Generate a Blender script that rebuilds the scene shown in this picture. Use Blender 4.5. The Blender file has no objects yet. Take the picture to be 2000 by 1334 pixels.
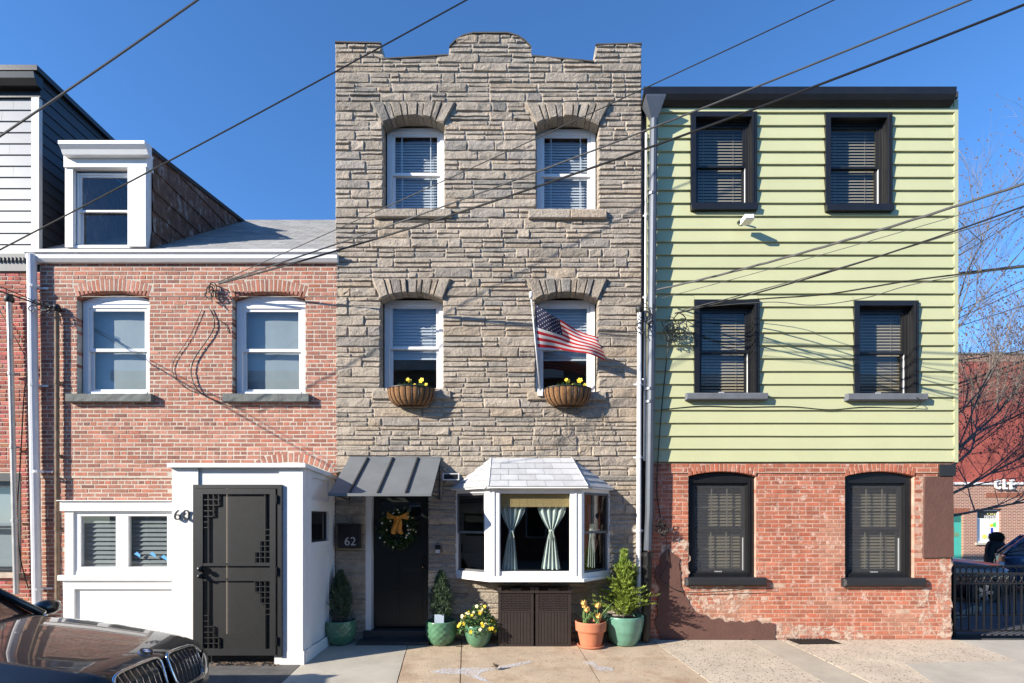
import bpy, math, random
from mathutils import Vector, noise as mnoise
random.seed(7)
R = random.random
U = random.uniform
SC = bpy.context.scene
COL = SC.collection
PI = math.pi

# ---------------------------------------------------------------- camera, sky, sun, exposure
HOR, FPX, CD, CZ = 1015.0, 1000.0, 8.0, 1.88        # horizon row, focal length in photo pixels, distance to facade, eye height
cam = bpy.data.cameras.new('camera')
cam.sensor_width = 36.0
cam.lens = 36.0 * FPX / 2000.0
cam.shift_y = (HOR - 667.0) / 2000.0
cam.clip_end = 2000.0
camo = bpy.data.objects.new('camera', cam)
COL.objects.link(camo)
camo.location = (0, -CD, CZ)
camo.rotation_euler = (PI / 2, 0, 0)
SC.camera = camo

SUN_DIR = Vector((1.0, 0.55, -0.51)).normalized()    # the way the light travels
elev = math.asin(-SUN_DIR.z)
world = bpy.data.worlds.new('World')
SC.world = world
world.use_nodes = True
wn = world.node_tree
bg = wn.nodes['Background']
sky = wn.nodes.new('ShaderNodeTexSky')
sky.sky_type = 'NISHITA'
sky.sun_disc = False
sky.sun_elevation = elev
sky.sun_rotation = math.atan2(-SUN_DIR.x, -SUN_DIR.y)
sky.air_density = 1.0
sky.altitude = 1500
sky.dust_density = 0.0
sky.ozone_density = 6.0
hs = wn.nodes.new('ShaderNodeHueSaturation')
hs.inputs['Saturation'].default_value = 1.08
wn.links.new(sky.outputs[0], hs.inputs['Color'])
wn.links.new(hs.outputs[0], bg.inputs[0])
bg.inputs[1].default_value = 0.15
sun = bpy.data.lights.new('sun', 'SUN')
sun.energy = 5.0
sun.angle = math.radians(0.53)
sun.color = (1.0, 0.925, 0.80)
suno = bpy.data.objects.new('sun', sun)
COL.objects.link(suno)
suno.rotation_euler = SUN_DIR.to_track_quat('-Z', 'Y').to_euler()
suno.location = (-20, -12, 15)
SC.view_settings.view_transform = 'Standard'
SC.view_settings.look = 'None'
SC.view_settings.exposure = 0.96
SC.view_settings.gamma = 1.0
SC.cycles.max_bounces = 8
SC.cycles.diffuse_bounces = 2
SC.cycles.transparent_max_bounces = 12

# ---------------------------------------------------------------- pixel -> place helpers
def X(px, y=0.0): return (px - 1000.0) / FPX * (CD + y)
def Z(py, y=0.0): return CZ + (HOR - py) / FPX * (CD + y)
def P(px, py, y=0.0): return (X(px, y), y, Z(py, y))
SLOPE = 0.035                                        # the pavement falls towards the street
def gz(y): return SLOPE * min(0.0, max(y, -2.85))
def G(px, py):
    s = (CZ + SLOPE * CD) / (SLOPE + (py - HOR) / FPX)
    return (X(px, s - CD), s - CD, SLOPE * (s - CD))

# ---------------------------------------------------------------- mesh builder
WLOC = {}
class MB:
    def __init__(s): s.v = []; s.f = []; s.m = []; s.c = []; s.cur = (1, 1, 1); s.mi = 0; s.uv = None
    def vert(s, p): s.v.append(tuple(p)); s.c.append(s.cur); return len(s.v) - 1
    def face(s, ids): s.f.append(tuple(ids)); s.m.append(s.mi)
    def poly(s, pts): s.face([s.vert(p) for p in pts])
    def box(s, x0, x1, y0, y1, z0, z1):
        a = [s.vert((x, y, z)) for z in (z0, z1) for y in (y0, y1) for x in (x0, x1)]
        for q in ((0, 2, 3, 1), (4, 5, 7, 6), (0, 1, 5, 4), (2, 6, 7, 3), (0, 4, 6, 2), (1, 3, 7, 5)): s.face([a[i] for i in q])
    def cbox(s, x0, x1, y0, y1, z0, z1, b=.008):     # box with chamfered front (-y) edges
        fr = [s.vert(p) for p in ((x0 + b, y0, z0 + b), (x1 - b, y0, z0 + b), (x1 - b, y0, z1 - b), (x0 + b, y0, z1 - b))]
        ou = [s.vert(p) for p in ((x0, y0 + b, z0), (x1, y0 + b, z0), (x1, y0 + b, z1), (x0, y0 + b, z1))]
        bk = [s.vert(p) for p in ((x0, y1, z0), (x1, y1, z0), (x1, y1, z1), (x0, y1, z1))]
        s.face(fr)
        for i in range(4):
            j = (i + 1) % 4
            s.face((ou[i], ou[j], fr[j], fr[i])); s.face((bk[i], bk[j], ou[j], ou[i]))
    def prism(s, poly, y0, y1):                      # outline in (x,z), anticlockwise seen from -y
        a = [s.vert((p[0], y0, p[1])) for p in poly]; b = [s.vert((p[0], y1, p[1])) for p in poly]
        n = len(poly); s.face(a); s.face(b[::-1])
        for i in range(n):
            j = (i + 1) % n; s.face((b[i], b[j], a[j], a[i]))
    def prismx(s, poly, x0, x1):                     # outline in (y,z)
        a = [s.vert((x0, p[0], p[1])) for p in poly]; b = [s.vert((x1, p[0], p[1])) for p in poly]
        n = len(poly); s.face(a); s.face(b[::-1])
        for i in range(n):
            j = (i + 1) % n; s.face((b[i], b[j], a[j], a[i]))
    def prismz(s, poly, z0, z1):                     # outline in (x,y) ; z1 may be a function
        f1 = z1 if callable(z1) else (lambda x, y: z1)
        f0 = z0 if callable(z0) else (lambda x, y: z0)
        a = [s.vert((p[0], p[1], f1(*p[:2]))) for p in poly]; b = [s.vert((p[0], p[1], f0(*p[:2]))) for p in poly]
        n = len(poly); s.face(a); s.face(b[::-1])
        for i in range(n):
            j = (i + 1) % n; s.face((b[i], b[j], a[j], a[i]))
    def tube(s, pts, r, n=6, caps=True):
        pts = [Vector(p) for p in pts]; rs = r if isinstance(r, (list, tuple)) else [r] * len(pts)
        rings = []; up = Vector((.13, .21, .97)).normalized(); N = len(pts)
        for i, p in enumerate(pts):
            t = (pts[min(i + 1, N - 1)] - pts[max(i - 1, 0)])
            if t.length < 1e-9: t = Vector((0, 0, 1))
            t.normalize()
            a = t.cross(up)
            if a.length < .15: a = t.cross(Vector((1, 0, 0)))
            a.normalize(); b = t.cross(a)
            rings.append([s.vert(p + (a * math.cos(2 * PI * k / n) + b * math.sin(2 * PI * k / n)) * rs[i]) for k in range(n)])
        for i in range(N - 1):
            for k in range(n):
                l = (k + 1) % n; s.face((rings[i][k], rings[i][l], rings[i + 1][l], rings[i + 1][k]))
        if caps: s.face(rings[0][::-1]); s.face(rings[-1])
    def lathe(s, prof, c=(0, 0, 0), n=24, wob=None, axis='z'):
        rings = []
        for j, (r, h) in enumerate(prof):
            ring = []
            for k in range(n):
                a = 2 * PI * k / n; rr = r * (wob(j, k) if wob else 1)
                if axis == 'z': q = (c[0] + rr * math.cos(a), c[1] + rr * math.sin(a), c[2] + h)
                elif axis == 'y': q = (c[0] + rr * math.cos(a), c[1] + h, c[2] + rr * math.sin(a))
                else: q = (c[0] + h, c[1] + rr * math.cos(a), c[2] + rr * math.sin(a))
                ring.append(s.vert(q))
            rings.append(ring)
        for j in range(len(prof) - 1):
            for k in range(n):
                l = (k + 1) % n; s.face((rings[j][k], rings[j][l], rings[j + 1][l], rings[j + 1][k]))
        return rings
    def grid(s, fn, nu, nv, mi=None):
        ids = [[s.vert(fn(i / nu, j / nv)) for i in range(nu + 1)] for j in range(nv + 1)]
        for j in range(nv):
            for i in range(nu):
                if mi: s.mi = mi(i, j)
                s.face((ids[j][i], ids[j][i + 1], ids[j + 1][i + 1], ids[j + 1][i]))
        return ids
    def add(s, o, off=(0, 0, 0)):
        b = len(s.v); s.v += [(p[0] + off[0], p[1] + off[1], p[2] + off[2]) for p in o.v]; s.c += o.c
        s.f += [tuple(i + b for i in q) for q in o.f]; s.m += o.m
    def obj(s, name, mats, parent=None, smooth=False, kind=None, label=None, center=None):
        if not isinstance(mats, (list, tuple)): mats = [mats]
        if center is None:
            lo = [min(p[i] for p in s.v) for i in range(3)]; hi = [max(p[i] for p in s.v) for i in range(3)]
            c = ((lo[0] + hi[0]) / 2, (lo[1] + hi[1]) / 2, lo[2])
        else: c = center
        me = bpy.data.meshes.new(name)
        me.from_pydata([(p[0] - c[0], p[1] - c[1], p[2] - c[2]) for p in s.v], [], s.f)
        for m in mats: me.materials.append(m)
        if len(mats) > 1: me.polygons.foreach_set('material_index', s.m)
        if True:
            at = me.color_attributes.new('tint', 'FLOAT_COLOR', 'POINT')
            at.data.foreach_set('color', [t for q in s.c for t in (q[0], q[1], q[2], 1.0)])
        if smooth: me.polygons.foreach_set('use_smooth', [True] * len(s.f))
        me.update()
        o = bpy.data.objects.new(name, me); COL.objects.link(o)
        WLOC[o.name] = Vector(c)
        if parent is not None:
            o.parent = parent; o.location = Vector(c) - WLOC[parent.name]
        else: o.location = c
        if kind: o['kind'] = kind
        if label: o['label'] = label
        return o

def thing(name, label, cat, loc, group=None):
    o = bpy.data.objects.new(name, None); COL.objects.link(o); o.location = loc
    o.empty_display_size = .2
    WLOC[o.name] = Vector(loc)
    return tag(o, label, cat, group)
def tag(o, label, cat, group=None):
    o['label'] = label; o['category'] = cat
    if group: o['group'] = group
    return o
def quick(name, mat, parent, *boxes, **kw):
    m = MB()
    for b in boxes: m.box(*b)
    return m.obj(name, mat, parent, **kw)

# ---------------------------------------------------------------- materials
def newmat(name):
    m = bpy.data.materials.new(name); m.use_nodes = True
    nt = m.node_tree; return m, nt, nt.nodes, nt.links, nt.nodes['Principled BSDF']
def noise_node(n, l, vec, scale, detail=4, rough=.6, stretch=None):
    t = n.new('ShaderNodeTexNoise'); t.inputs['Scale'].default_value = scale
    t.inputs['Detail'].default_value = detail; t.inputs['Roughness'].default_value = rough
    if stretch:
        mp = n.new('ShaderNodeMapping'); mp.inputs['Scale'].default_value = stretch
        l.new(vec, mp.inputs[0]); l.new(mp.outputs[0], t.inputs[0])
    else: l.new(vec, t.inputs[0])
    return t.outputs[0]
def ramp(n, l, fac, a, b, ca, cb):
    r = n.new('ShaderNodeValToRGB'); r.color_ramp.elements[0].position = a; r.color_ramp.elements[1].position = b
    r.color_ramp.elements[0].color = (*ca, 1) if len(ca) == 3 else ca
    r.color_ramp.elements[1].color = (*cb, 1) if len(cb) == 3 else cb
    l.new(fac, r.inputs[0]); return r.outputs[0]
def mixc(n, l, mode, fac, a, b):
    x = n.new('ShaderNodeMix'); x.data_type = 'RGBA'; x.blend_type = mode
    for k, v in ((0, fac), (6, a), (7, b)):
        if hasattr(v, 'is_output'): l.new(v, x.inputs[k])
        elif isinstance(v, (int, float)): x.inputs[k].default_value = v
        else: x.inputs[k].default_value = (*v, 1)
    return x.outputs[2]
def pm(name, col, rough=.6, metal=0., var=.12, vs=6., bump=0., bs=60., coat=0., tint=False, spec=.5, stain=None, fine=0., stretch=None, bd=.01):
    """plain procedural surface: colour with large and fine mottling, optional stain layer and bump"""
    m, nt, n, l, b = newmat(name)
    g = n.new('ShaderNodeNewGeometry').outputs['Position']
    lo = tuple(max(0, c * (1 - var)) for c in col); hi = tuple(min(1, c * (1 + var)) for c in col)
    c = ramp(n, l, noise_node(n, l, g, vs, 6, .65, stretch), .3, .7, lo, hi)
    if fine:
        f = ramp(n, l, noise_node(n, l, g, bs * 1.7, 3, .7), .3, .7, (1 - fine,) * 3, (1 + 0 * fine,) * 3)
        c = mixc(n, l, 'MULTIPLY', 1., c, f)
    if tint:
        a = n.new('ShaderNodeAttribute'); a.attribute_name = 'tint'
        c = mixc(n, l, 'MULTIPLY', 1., c, a.outputs['Color'])
    if stain:                                        # (colour, scale, start, end, stretch)
        f = ramp(n, l, noise_node(n, l, g, stain[1], 8, .7, stain[4] if len(stain) > 4 else None), stain[2], stain[3], (0, 0, 0), (1, 1, 1))
        c = mixc(n, l, 'MIX', f, c, stain[0])
    l.new(c, b.inputs['Base Color'])
    b.inputs['Roughness'].default_value = rough; b.inputs['Metallic'].default_value = metal
    b.inputs['Specular IOR Level'].default_value = spec
    if coat: b.inputs['Coat Weight'].default_value = coat; b.inputs['Coat Roughness'].default_value = .03
    if bump:
        bp = n.new('ShaderNodeBump'); bp.inputs['Strength'].default_value = min(1, bump); bp.inputs['Distance'].default_value = bd
        l.new(noise_node(n, l, g, bs, 8, .65), bp.inputs['Height']); l.new(bp.outputs[0], b.inputs['Normal'])
    return m
def glass(name, tintc=(.8, .85, .86), f0=1.0, rough=.0):
    m, nt, n, l, b = newmat(name); n.remove(b)
    tr = n.new('ShaderNodeBsdfTransparent'); tr.inputs[0].default_value = (*tintc, 1)
    gl = n.new('ShaderNodeBsdfGlossy'); gl.inputs['Roughness'].default_value = rough
    lw = n.new('ShaderNodeLayerWeight'); lw.inputs[0].default_value = .5           # Schlick from the facing ratio: the same from both sides
    pw = n.new('ShaderNodeMath'); pw.operation = 'POWER'; pw.inputs[1].default_value = 5; l.new(lw.outputs['Facing'], pw.inputs[0])
    ma = n.new('ShaderNodeMath'); ma.operation = 'MULTIPLY_ADD'; ma.inputs[1].default_value = .92; ma.inputs[2].default_value = .045; l.new(pw.outputs[0], ma.inputs[0])
    mm = n.new('ShaderNodeMath'); mm.operation = 'MULTIPLY'; mm.inputs[1].default_value = f0; mm.use_clamp = True
    l.new(ma.outputs[0], mm.inputs[0])
    mx = n.new('ShaderNodeMixShader'); l.new(mm.outputs[0], mx.inputs[0]); l.new(tr.outputs[0], mx.inputs[1]); l.new(gl.outputs[0], mx.inputs[2])
    l.new(mx.outputs[0], n['Material Output'].inputs[0]); return m
def alpha_mat(name, col, rough, scale, a, b, gain=1., fixed=None):
    m, nt, n, l, bs = newmat(name)
    bs.inputs['Base Color'].default_value = (*col, 1); bs.inputs['Roughness'].default_value = rough
    if fixed is not None: bs.inputs['Alpha'].default_value = fixed; return m
    g = n.new('ShaderNodeNewGeometry').outputs['Position']
    l.new(ramp(n, l, noise_node(n, l, g, scale, 8, .75), a, b, (0, 0, 0), (gain,) * 3), bs.inputs['Alpha']); return m

M = {}
M['stone'] = pm('split_faced_stone', (.425, .36, .288), .85, var=.2, vs=9, bump=1., bs=24, bd=.028, tint=True, fine=.3, stain=((.13, .12, .105), 3.2, .62, .82))
M['stone_joint'] = pm('stone_mortar', (.40, .345, .28), .95, bump=.4, bs=90)
M['brick'] = pm('old_brick', (.425, .185, .130), .9, var=.25, vs=14, bump=.8, bs=70, tint=True, fine=.3, stain=((.55, .38, .30), 11, .60, .78))
M['mortar'] = pm('cream_mortar', (.58, .50, .41), .95, var=.15, bump=.6, bs=80, fine=.2)
M['brick_red'] = pm('red_brick_far_house', (.33, .075, .05), .9, var=.25, vs=14, bump=.8, bs=70, tint=True, fine=.3)
M['brick_paint'] = pm('worn_painted_brick', (.46, .152, .088), .85, var=.2, vs=10, bump=.8, bs=60, tint=True, fine=.25, stain=((.60, .44, .36), 7, .56, .66))
M['mortar_red'] = pm('painted_mortar', (.52, .33, .25), .95, var=.3, vs=5, bump=.6, bs=80, fine=.2)
M['stucco'] = pm('brown_stucco', (.115, .055, .042), .85, var=.12, vs=5, bump=.8, bs=22)
M['cream_paint'] = pm('cream_worn_paint', (.62, .52, .42), .9, var=.2, vs=12, bump=.8, bs=50, fine=.3)
M['worn_cream'] = alpha_mat('worn_cream_paint', (.62, .46, .36), .9, 9, .46, .57, .9)
M['white'] = pm('white_paint', (.78, .77, .755), .5, var=.04, vs=3, bump=.08, bs=40, fine=.05)
M['vinyl'] = pm('white_vinyl', (.76, .76, .76), .35, var=.03)
M['greysill'] = pm('grey_sill_stone', (.155, .165, .155), .9, var=.2, bump=1, bs=40, fine=.2)
M['siding'] = pm('pale_green_siding', (.49, .495, .285), .5, var=.05, vs=1.1, bump=.05, bs=14, tint=True, stain=((.465, .475, .28), 2.4, .62, .85, (1, 1, .25)))
M['siding_grey'] = pm('light_grey_siding', (.25, .265, .285), .5, var=.05, vs=2, bump=.05, bs=12, tint=True, fine=.06)
M['siding_navy'] = pm('dark_navy_siding', (.022, .026, .033), .45, var=.1, tint=True)
M['peel'] = pm('peeling_board', (.155, .085, .055), .85, var=.45, vs=9, bump=.8, bs=40, stain=((.36, .33, .30), 10, .53, .64, (1, 1, .35)))
M['black'] = pm('black_paint', (.012, .012, .013), .35, var=.15, bump=.15, bs=50)
M['blacksill'] = pm('black_sill_paint', (.018, .018, .02), .5, var=.2, bump=.9, bs=45)
M['iron'] = pm('black_iron', (.011, .011, .012), .4, var=.2)
M['charcoal'] = pm('charcoal_steel', (.021, .021, .022), .45, var=.12, bump=.1, bs=80)
M['awning'] = pm('dark_grey_sheet_metal', (.175, .185, .19), .5, metal=.2, var=.14, vs=2.5, bump=.04, bs=6)
M['gutter_black'] = pm('black_gutter', (.012, .011, .011), .3, var=.3, vs=4)
M['zinc'] = pm('grey_galvanised', (.10, .112, .135), .45, metal=.4, var=.12, vs=4)
M['conduit'] = pm('grey_conduit', (.40, .39, .37), .5, metal=.2, var=.2, vs=6)
M['rustpipe'] = pm('brown_rust_pipe', (.20, .135, .085), .8, var=.4, vs=10, bump=.4)
M['pipe_white'] = pm('white_pipe', (.66, .65, .66), .4, var=.08, vs=3)
M['rubber'] = pm('black_rubber', (.011, .011, .011), .55, var=.2)
M['cable_grey'] = pm('grey_cable', (.075, .075, .075), .5, var=.2)
M['shingle_grey'] = pm('grey_asphalt_shingle', (.33, .325, .315), .95, var=.15, vs=5, bump=.6, bs=140, tint=True, fine=.25)
M['shingle_light'] = pm('pale_grey_shingle', (.50, .50, .505), .95, var=.10, vs=6, bump=.6, bs=150, tint=True, fine=.18)
M['interior'] = pm('room_plaster', (.16, .145, .13), .9, var=.05)
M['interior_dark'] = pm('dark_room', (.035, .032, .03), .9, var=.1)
M['glass'] = glass('window_glass', (.80, .84, .86), 1.7)
M['glass_dark'] = glass('dark_window_glass', (.42, .44, .46), 1.7)
def meshmat(name, col, tr):
    m, nt, n, l, b = newmat(name); b.inputs['Base Color'].default_value = (*col, 1); b.inputs['Roughness'].default_value = .6
    t = n.new('ShaderNodeBsdfTransparent'); mx = n.new('ShaderNodeMixShader'); mx.inputs[0].default_value = tr
    l.new(b.outputs[0], mx.inputs[1]); l.new(t.outputs[0], mx.inputs[2]); l.new(mx.outputs[0], n['Material Output'].inputs[0]); return m
M['screen'] = meshmat('insect_screen', (.085, .085, .09), .62)
M['shade'] = pm('grey_shade_fabric', (.36, .40, .40), .8, var=.04)
M['blind_white'] = pm('white_blind', (.62, .64, .66), .5, var=.04)
M['blind_tan'] = pm('tan_blind', (.42, .345, .24), .55, var=.06)
M['muntin'] = pm('tan_muntin', (.36, .31, .24), .5)
M['curtain'] = pm('pale_green_curtain', (.47, .54, .49), .85, var=.06, bump=.2, bs=200)
M['bamboo'] = pm('bamboo_shade', (.40, .30, .13), .7, var=.25, vs=40)
M['door'] = pm('black_green_door', (.008, .011, .010), .35, var=.1)
M['foam'] = pm('concrete_light', (.52, .47, .385), .9, var=.14, vs=1.6, bump=.6, bs=90, fine=.3, stain=((.30, .27, .22), 2.2, .60, .80))
M['concrete_tan'] = pm('concrete_tan', (.50, .385, .27), .92, var=.2, vs=1.8, bump=.6, bs=110, fine=.32, stain=((.33, .205, .125), 1.7, .52, .72))
M['concrete_strip'] = pm('concrete_strip', (.47, .405, .315), .92, var=.14, vs=1.8, bump=.4, bs=110, fine=.2, stain=((.33, .27, .2), 3, .58, .75))
M['asphalt'] = pm('asphalt', (.05, .05, .05), .9, var=.2, vs=5, bump=.6, bs=120, fine=.3)
def aggregate(name, base, dark, sc, thr=.55, stain=None):
    m, nt, n, l, b = newmat(name)
    g = n.new('ShaderNodeNewGeometry').outputs['Position']
    v = n.new('ShaderNodeTexVoronoi'); v.inputs['Scale'].default_value = sc; v.inputs['Randomness'].default_value = 1
    l.new(g, v.inputs[0])
    c = ramp(n, l, noise_node(n, l, g, 2.2, 6, .7), .3, .7, tuple(q * .8 for q in base), tuple(min(1, q * 1.15) for q in base))
    sel = n.new('ShaderNodeSeparateColor'); l.new(v.outputs['Color'], sel.inputs[0])
    peb = ramp(n, l, sel.outputs[0], thr, thr + .06, (0, 0, 0), (1, 1, 1))
    shape = ramp(n, l, v.outputs['Distance'], .28, .36, (1, 1, 1), (0, 0, 0))
    f = mixc(n, l, 'MULTIPLY', 1., peb, shape)
    pc = ramp(n, l, sel.outputs[1], .2, .8, dark, (base[0] * .95, base[1] * .9, base[2] * .85))
    c = mixc(n, l, 'MIX', f, c, pc)
    fn = ramp(n, l, noise_node(n, l, g, 160, 3, .7), .3, .7, (.74, .74, .74), (1, 1, 1)); c = mixc(n, l, 'MULTIPLY', 1., c, fn)
    if stain:
        st = ramp(n, l, noise_node(n, l, g, stain[1], 8, .7), stain[2], stain[3], (0, 0, 0), (1, 1, 1)); c = mixc(n, l, 'MIX', st, c, stain[0])
    l.new(c, b.inputs['Base Color'])
    b.inputs['Roughness'].default_value = .9
    bp = n.new('ShaderNodeBump'); bp.inputs['Strength'].default_value = .8; bp.inputs['Distance'].default_value = .006
    l.new(shape, bp.inputs['Height']); l.new(bp.outputs[0], b.inputs['Normal'])
    return m
M['aggregate'] = aggregate('pebble_concrete', (.60, .50, .38), (.05, .04, .033), 30, .32, ((.36, .27, .19), 1.4, .58, .78))
M['concrete_tan'] = aggregate('pitted_tan_concrete', (.56, .43, .30), (.09, .06, .045), 34, .80, ((.33, .205, .125), 1.9, .50, .72))
M['chalk'] = alpha_mat('pale_chalk', (.72, .74, .80), .95, 26, .40, .62, .75)
M['soil'] = pm('dark_soil', (.045, .03, .022), .95, var=.4, vs=30, bump=1, bs=60)
M['pot_green'] = pm('green_glaze', (.085, .20, .115), .25, var=.2, vs=8, coat=.3)
M['pot_teal'] = pm('teal_glaze', (.12, .27, .20), .3, var=.2, vs=8, coat=.3)
M['terracotta'] = pm('terracotta', (.47, .165, .085), .8, var=.12, vs=7, bump=.15, bs=60)
M['bin'] = pm('brown_resin', (.028, .020, .018), .5, var=.15, bump=.1)
M['yellow'] = pm('yellow_petal', (.80, .56, .03), .6, var=.15, vs=40)
M['paleyellow'] = pm('cream_petal', (.78, .72, .42), .6, var=.15, vs=40)
M['peach'] = pm('peach_petal', (.80, .44, .12), .6, var=.25, vs=40)
M['orange'] = pm('orange_ribbon', (.62, .26, .03), .6, var=.15, vs=20)
def leafmat(name, c, tr=.25):
    m, nt, n, l, b = newmat(name)
    a = n.new('ShaderNodeAttribute'); a.attribute_name = 'tint'
    l.new(mixc(n, l, 'MULTIPLY', 1., c, a.outputs['Color']), b.inputs['Base Color'])
    b.inputs['Roughness'].default_value = .5
    b.inputs['Subsurface Weight'].default_value = 0
    t = n.new('ShaderNodeBsdfTranslucent'); t.inputs[0].default_value = (c[0] * 1.3, c[1] * 1.4, c[2], 1)
    mx = n.new('ShaderNodeMixShader'); mx.inputs[0].default_value = tr
    l.new(b.outputs[0], mx.inputs[1]); l.new(t.outputs[0], mx.inputs[2]); l.new(mx.outputs[0], n['Material Output'].inputs[0]); return m
M['leaf_dark'] = leafmat('dark_conifer', (.085, .13, .075))
M['leaf_cedar'] = leafmat('bright_cedar', (.22, .30, .06))
M['leaf_mid'] = leafmat('pansy_leaf', (.08, .15, .045))
M['coir'] = pm('coir_liner', (.27, .135, .055), .95, var=.4, vs=30, bump=1, bs=120, fine=.3)
M['red'] = pm('flag_red', (.48, .010, .022), .75, var=.05)
M['fwhite'] = pm('flag_white', (.62, .61, .62), .75, var=.03)
M['navy'] = pm('flag_navy', (.012, .016, .06), .75, var=.05)
M['paint_car'] = None
M['chrome'] = pm('chrome', (.62, .62, .63), .12, metal=1., var=.02)
M['bark'] = pm('grey_bark', (.17, .145, .12), .95, var=.35, vs=12)
M['twig'] = pm('pale_twig', (.17, .145, .125), .9, var=.3, vs=6)
M['number'] = pm('number_grey', (.50, .50, .50), .5, var=.02)

def carpaint(name, c, rough=.35, metal=.6):
    m, nt, n, l, b = newmat(name)
    b.inputs['Base Color'].default_value = (*c, 1); b.inputs['Metallic'].default_value = metal; b.inputs['Roughness'].default_value = rough
    b.inputs['Coat Weight'].default_value = 1.; b.inputs['Coat Roughness'].default_value = .01; b.inputs['Coat IOR'].default_value = 1.5
    return m

# ---------------------------------------------------------------- masonry helpers
class Op:
    """opening in a wall: x0..x1, z0..zc ; zs = springing height (zs == zc: flat head), ring = thickness of the arch stones"""
    def __init__(s, x0, x1, z0, zc, zs=None, ring=0., flat=False):
        s.flat = flat
        s.x0, s.x1, s.z0, s.zc = x0, x1, z0, zc; s.zs = zc if zs is None else zs; s.ring = ring
        s.cx = (x0 + x1) / 2; s.h = (x1 - x0) / 2
        if s.zs < zc:
            r = zc - s.zs; s.R = (s.h ** 2 + r * r) / (2 * r); s.cz = zc - s.R; s.th = math.asin(s.h / s.R)
    def half(s, z):
        if z < s.z0: return 0
        if z <= s.zs: return s.h
        if s.zs == s.zc and not s.ring: return 0
        if s.zs == s.zc: return s.h if z < s.zc + s.ring else 0
        if s.flat: return (z - s.cz) * math.tan(s.th) if z < s.zc + s.ring - .02 else 0
        d = (s.R + s.ring) ** 2 - (z - s.cz) ** 2
        return min(math.sqrt(d), (z - s.cz) * math.tan(s.th)) if d > 0 else 0
    def span(s, z0, z1):
        h = s.half(z0 + (z1 - z0) * .62) if z0 > s.zs else max(s.half(z0 + (z1 - z0) * t) for t in (.1, .5, .62))
        return (s.cx - h, s.cx + h) if h > .02 else None
    def arc(s, a, r): return (s.cx + r * math.sin(a), s.cz + r * math.cos(a))

def intervals(x0, x1, z0, z1, ops):
    iv = [(x0, x1)]
    for o in ops:
        sp = o.span(z0, z1)
        if not sp: continue
        nv = []
        for a, b in iv:
            if sp[1] <= a or sp[0] >= b: nv.append((a, b)); continue
            if sp[0] - a > .02: nv.append((a, sp[0]))
            if b - sp[1] > .02: nv.append((sp[1], b))
        iv = nv
    return iv

def backing(name, mat, parent, x0, x1, z0, top, ops, y0, y1, grow=.008, xs_extra=()):
    """wall core with openings, as upright strips; top is a height or a function of x"""
    ft = top if callable(top) else (lambda x: top)
    xs = {x0, x1, *xs_extra}
    for o in ops: xs |= {max(x0, o.x0 - grow), min(x1, o.x1 + grow)}
    xs = sorted(xs); m = MB()
    for a, b in zip(xs, xs[1:]):
        if b - a < 1e-5: continue
        mid = (a + b) / 2; cuts = sorted((o.z0 - grow, o.zc + grow) for o in ops if o.x0 - grow < mid < o.x1 + grow)
        z = z0
        for c0, c1 in cuts:
            if c0 > z: m.prism([(a, z), (b, z), (b, c0), (a, c0)], y0, y1)
            z = max(z, c1)
        m.prism([(a, z), (b, z), (b, ft(b - 1e-4)), (a, ft(a + 1e-4))], y0, y1)
    return m.obj(name, mat, parent)

def voussoirs(name, mat, parent, o, n, y0, y1, colf, gap=.004, alt=None, rough=0.):
    ws = [(alt[i % len(alt)] if alt else 1) * U(.92, 1.08) for i in range(n)]
    tot = sum(ws); a = -o.th
    for w in ws:
        b = a + 2 * o.th * w / tot; m = MB(); m.cur = colf(); g = gap / o.R
        ro = o.R + o.ring * U(.97, 1.02); yy = y0 - U(0, rough)
        rf = lambda t: (o.zc + o.ring * U(.96, 1.02) - o.cz) / math.cos(t) if o.flat else ro
        pts = [o.arc(a + g, o.R), o.arc(b - g, o.R), o.arc(b - g, rf(b)), o.arc(a + g, rf(a))]
        cxm = sum(p[0] for p in pts) / 4; czm = sum(p[1] for p in pts) / 4
        ins = [(cxm + (p[0] - cxm) * .8, czm + (p[1] - czm) * .9) for p in pts]
        A = [m.vert((p[0], yy - .008 - rough * U(.2, 1), p[1])) for p in ins]; B = [m.vert((p[0], yy + .006, p[1])) for p in pts]; C = [m.vert((p[0], y1, p[1])) for p in pts]
        m.face(A)
        for i in range(4):
            j = (i + 1) % 4; m.face((B[i], B[j], A[j], A[i])); m.face((C[i], C[j], B[j], B[i]))
        m.obj(name, mat, parent); a = b

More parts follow.
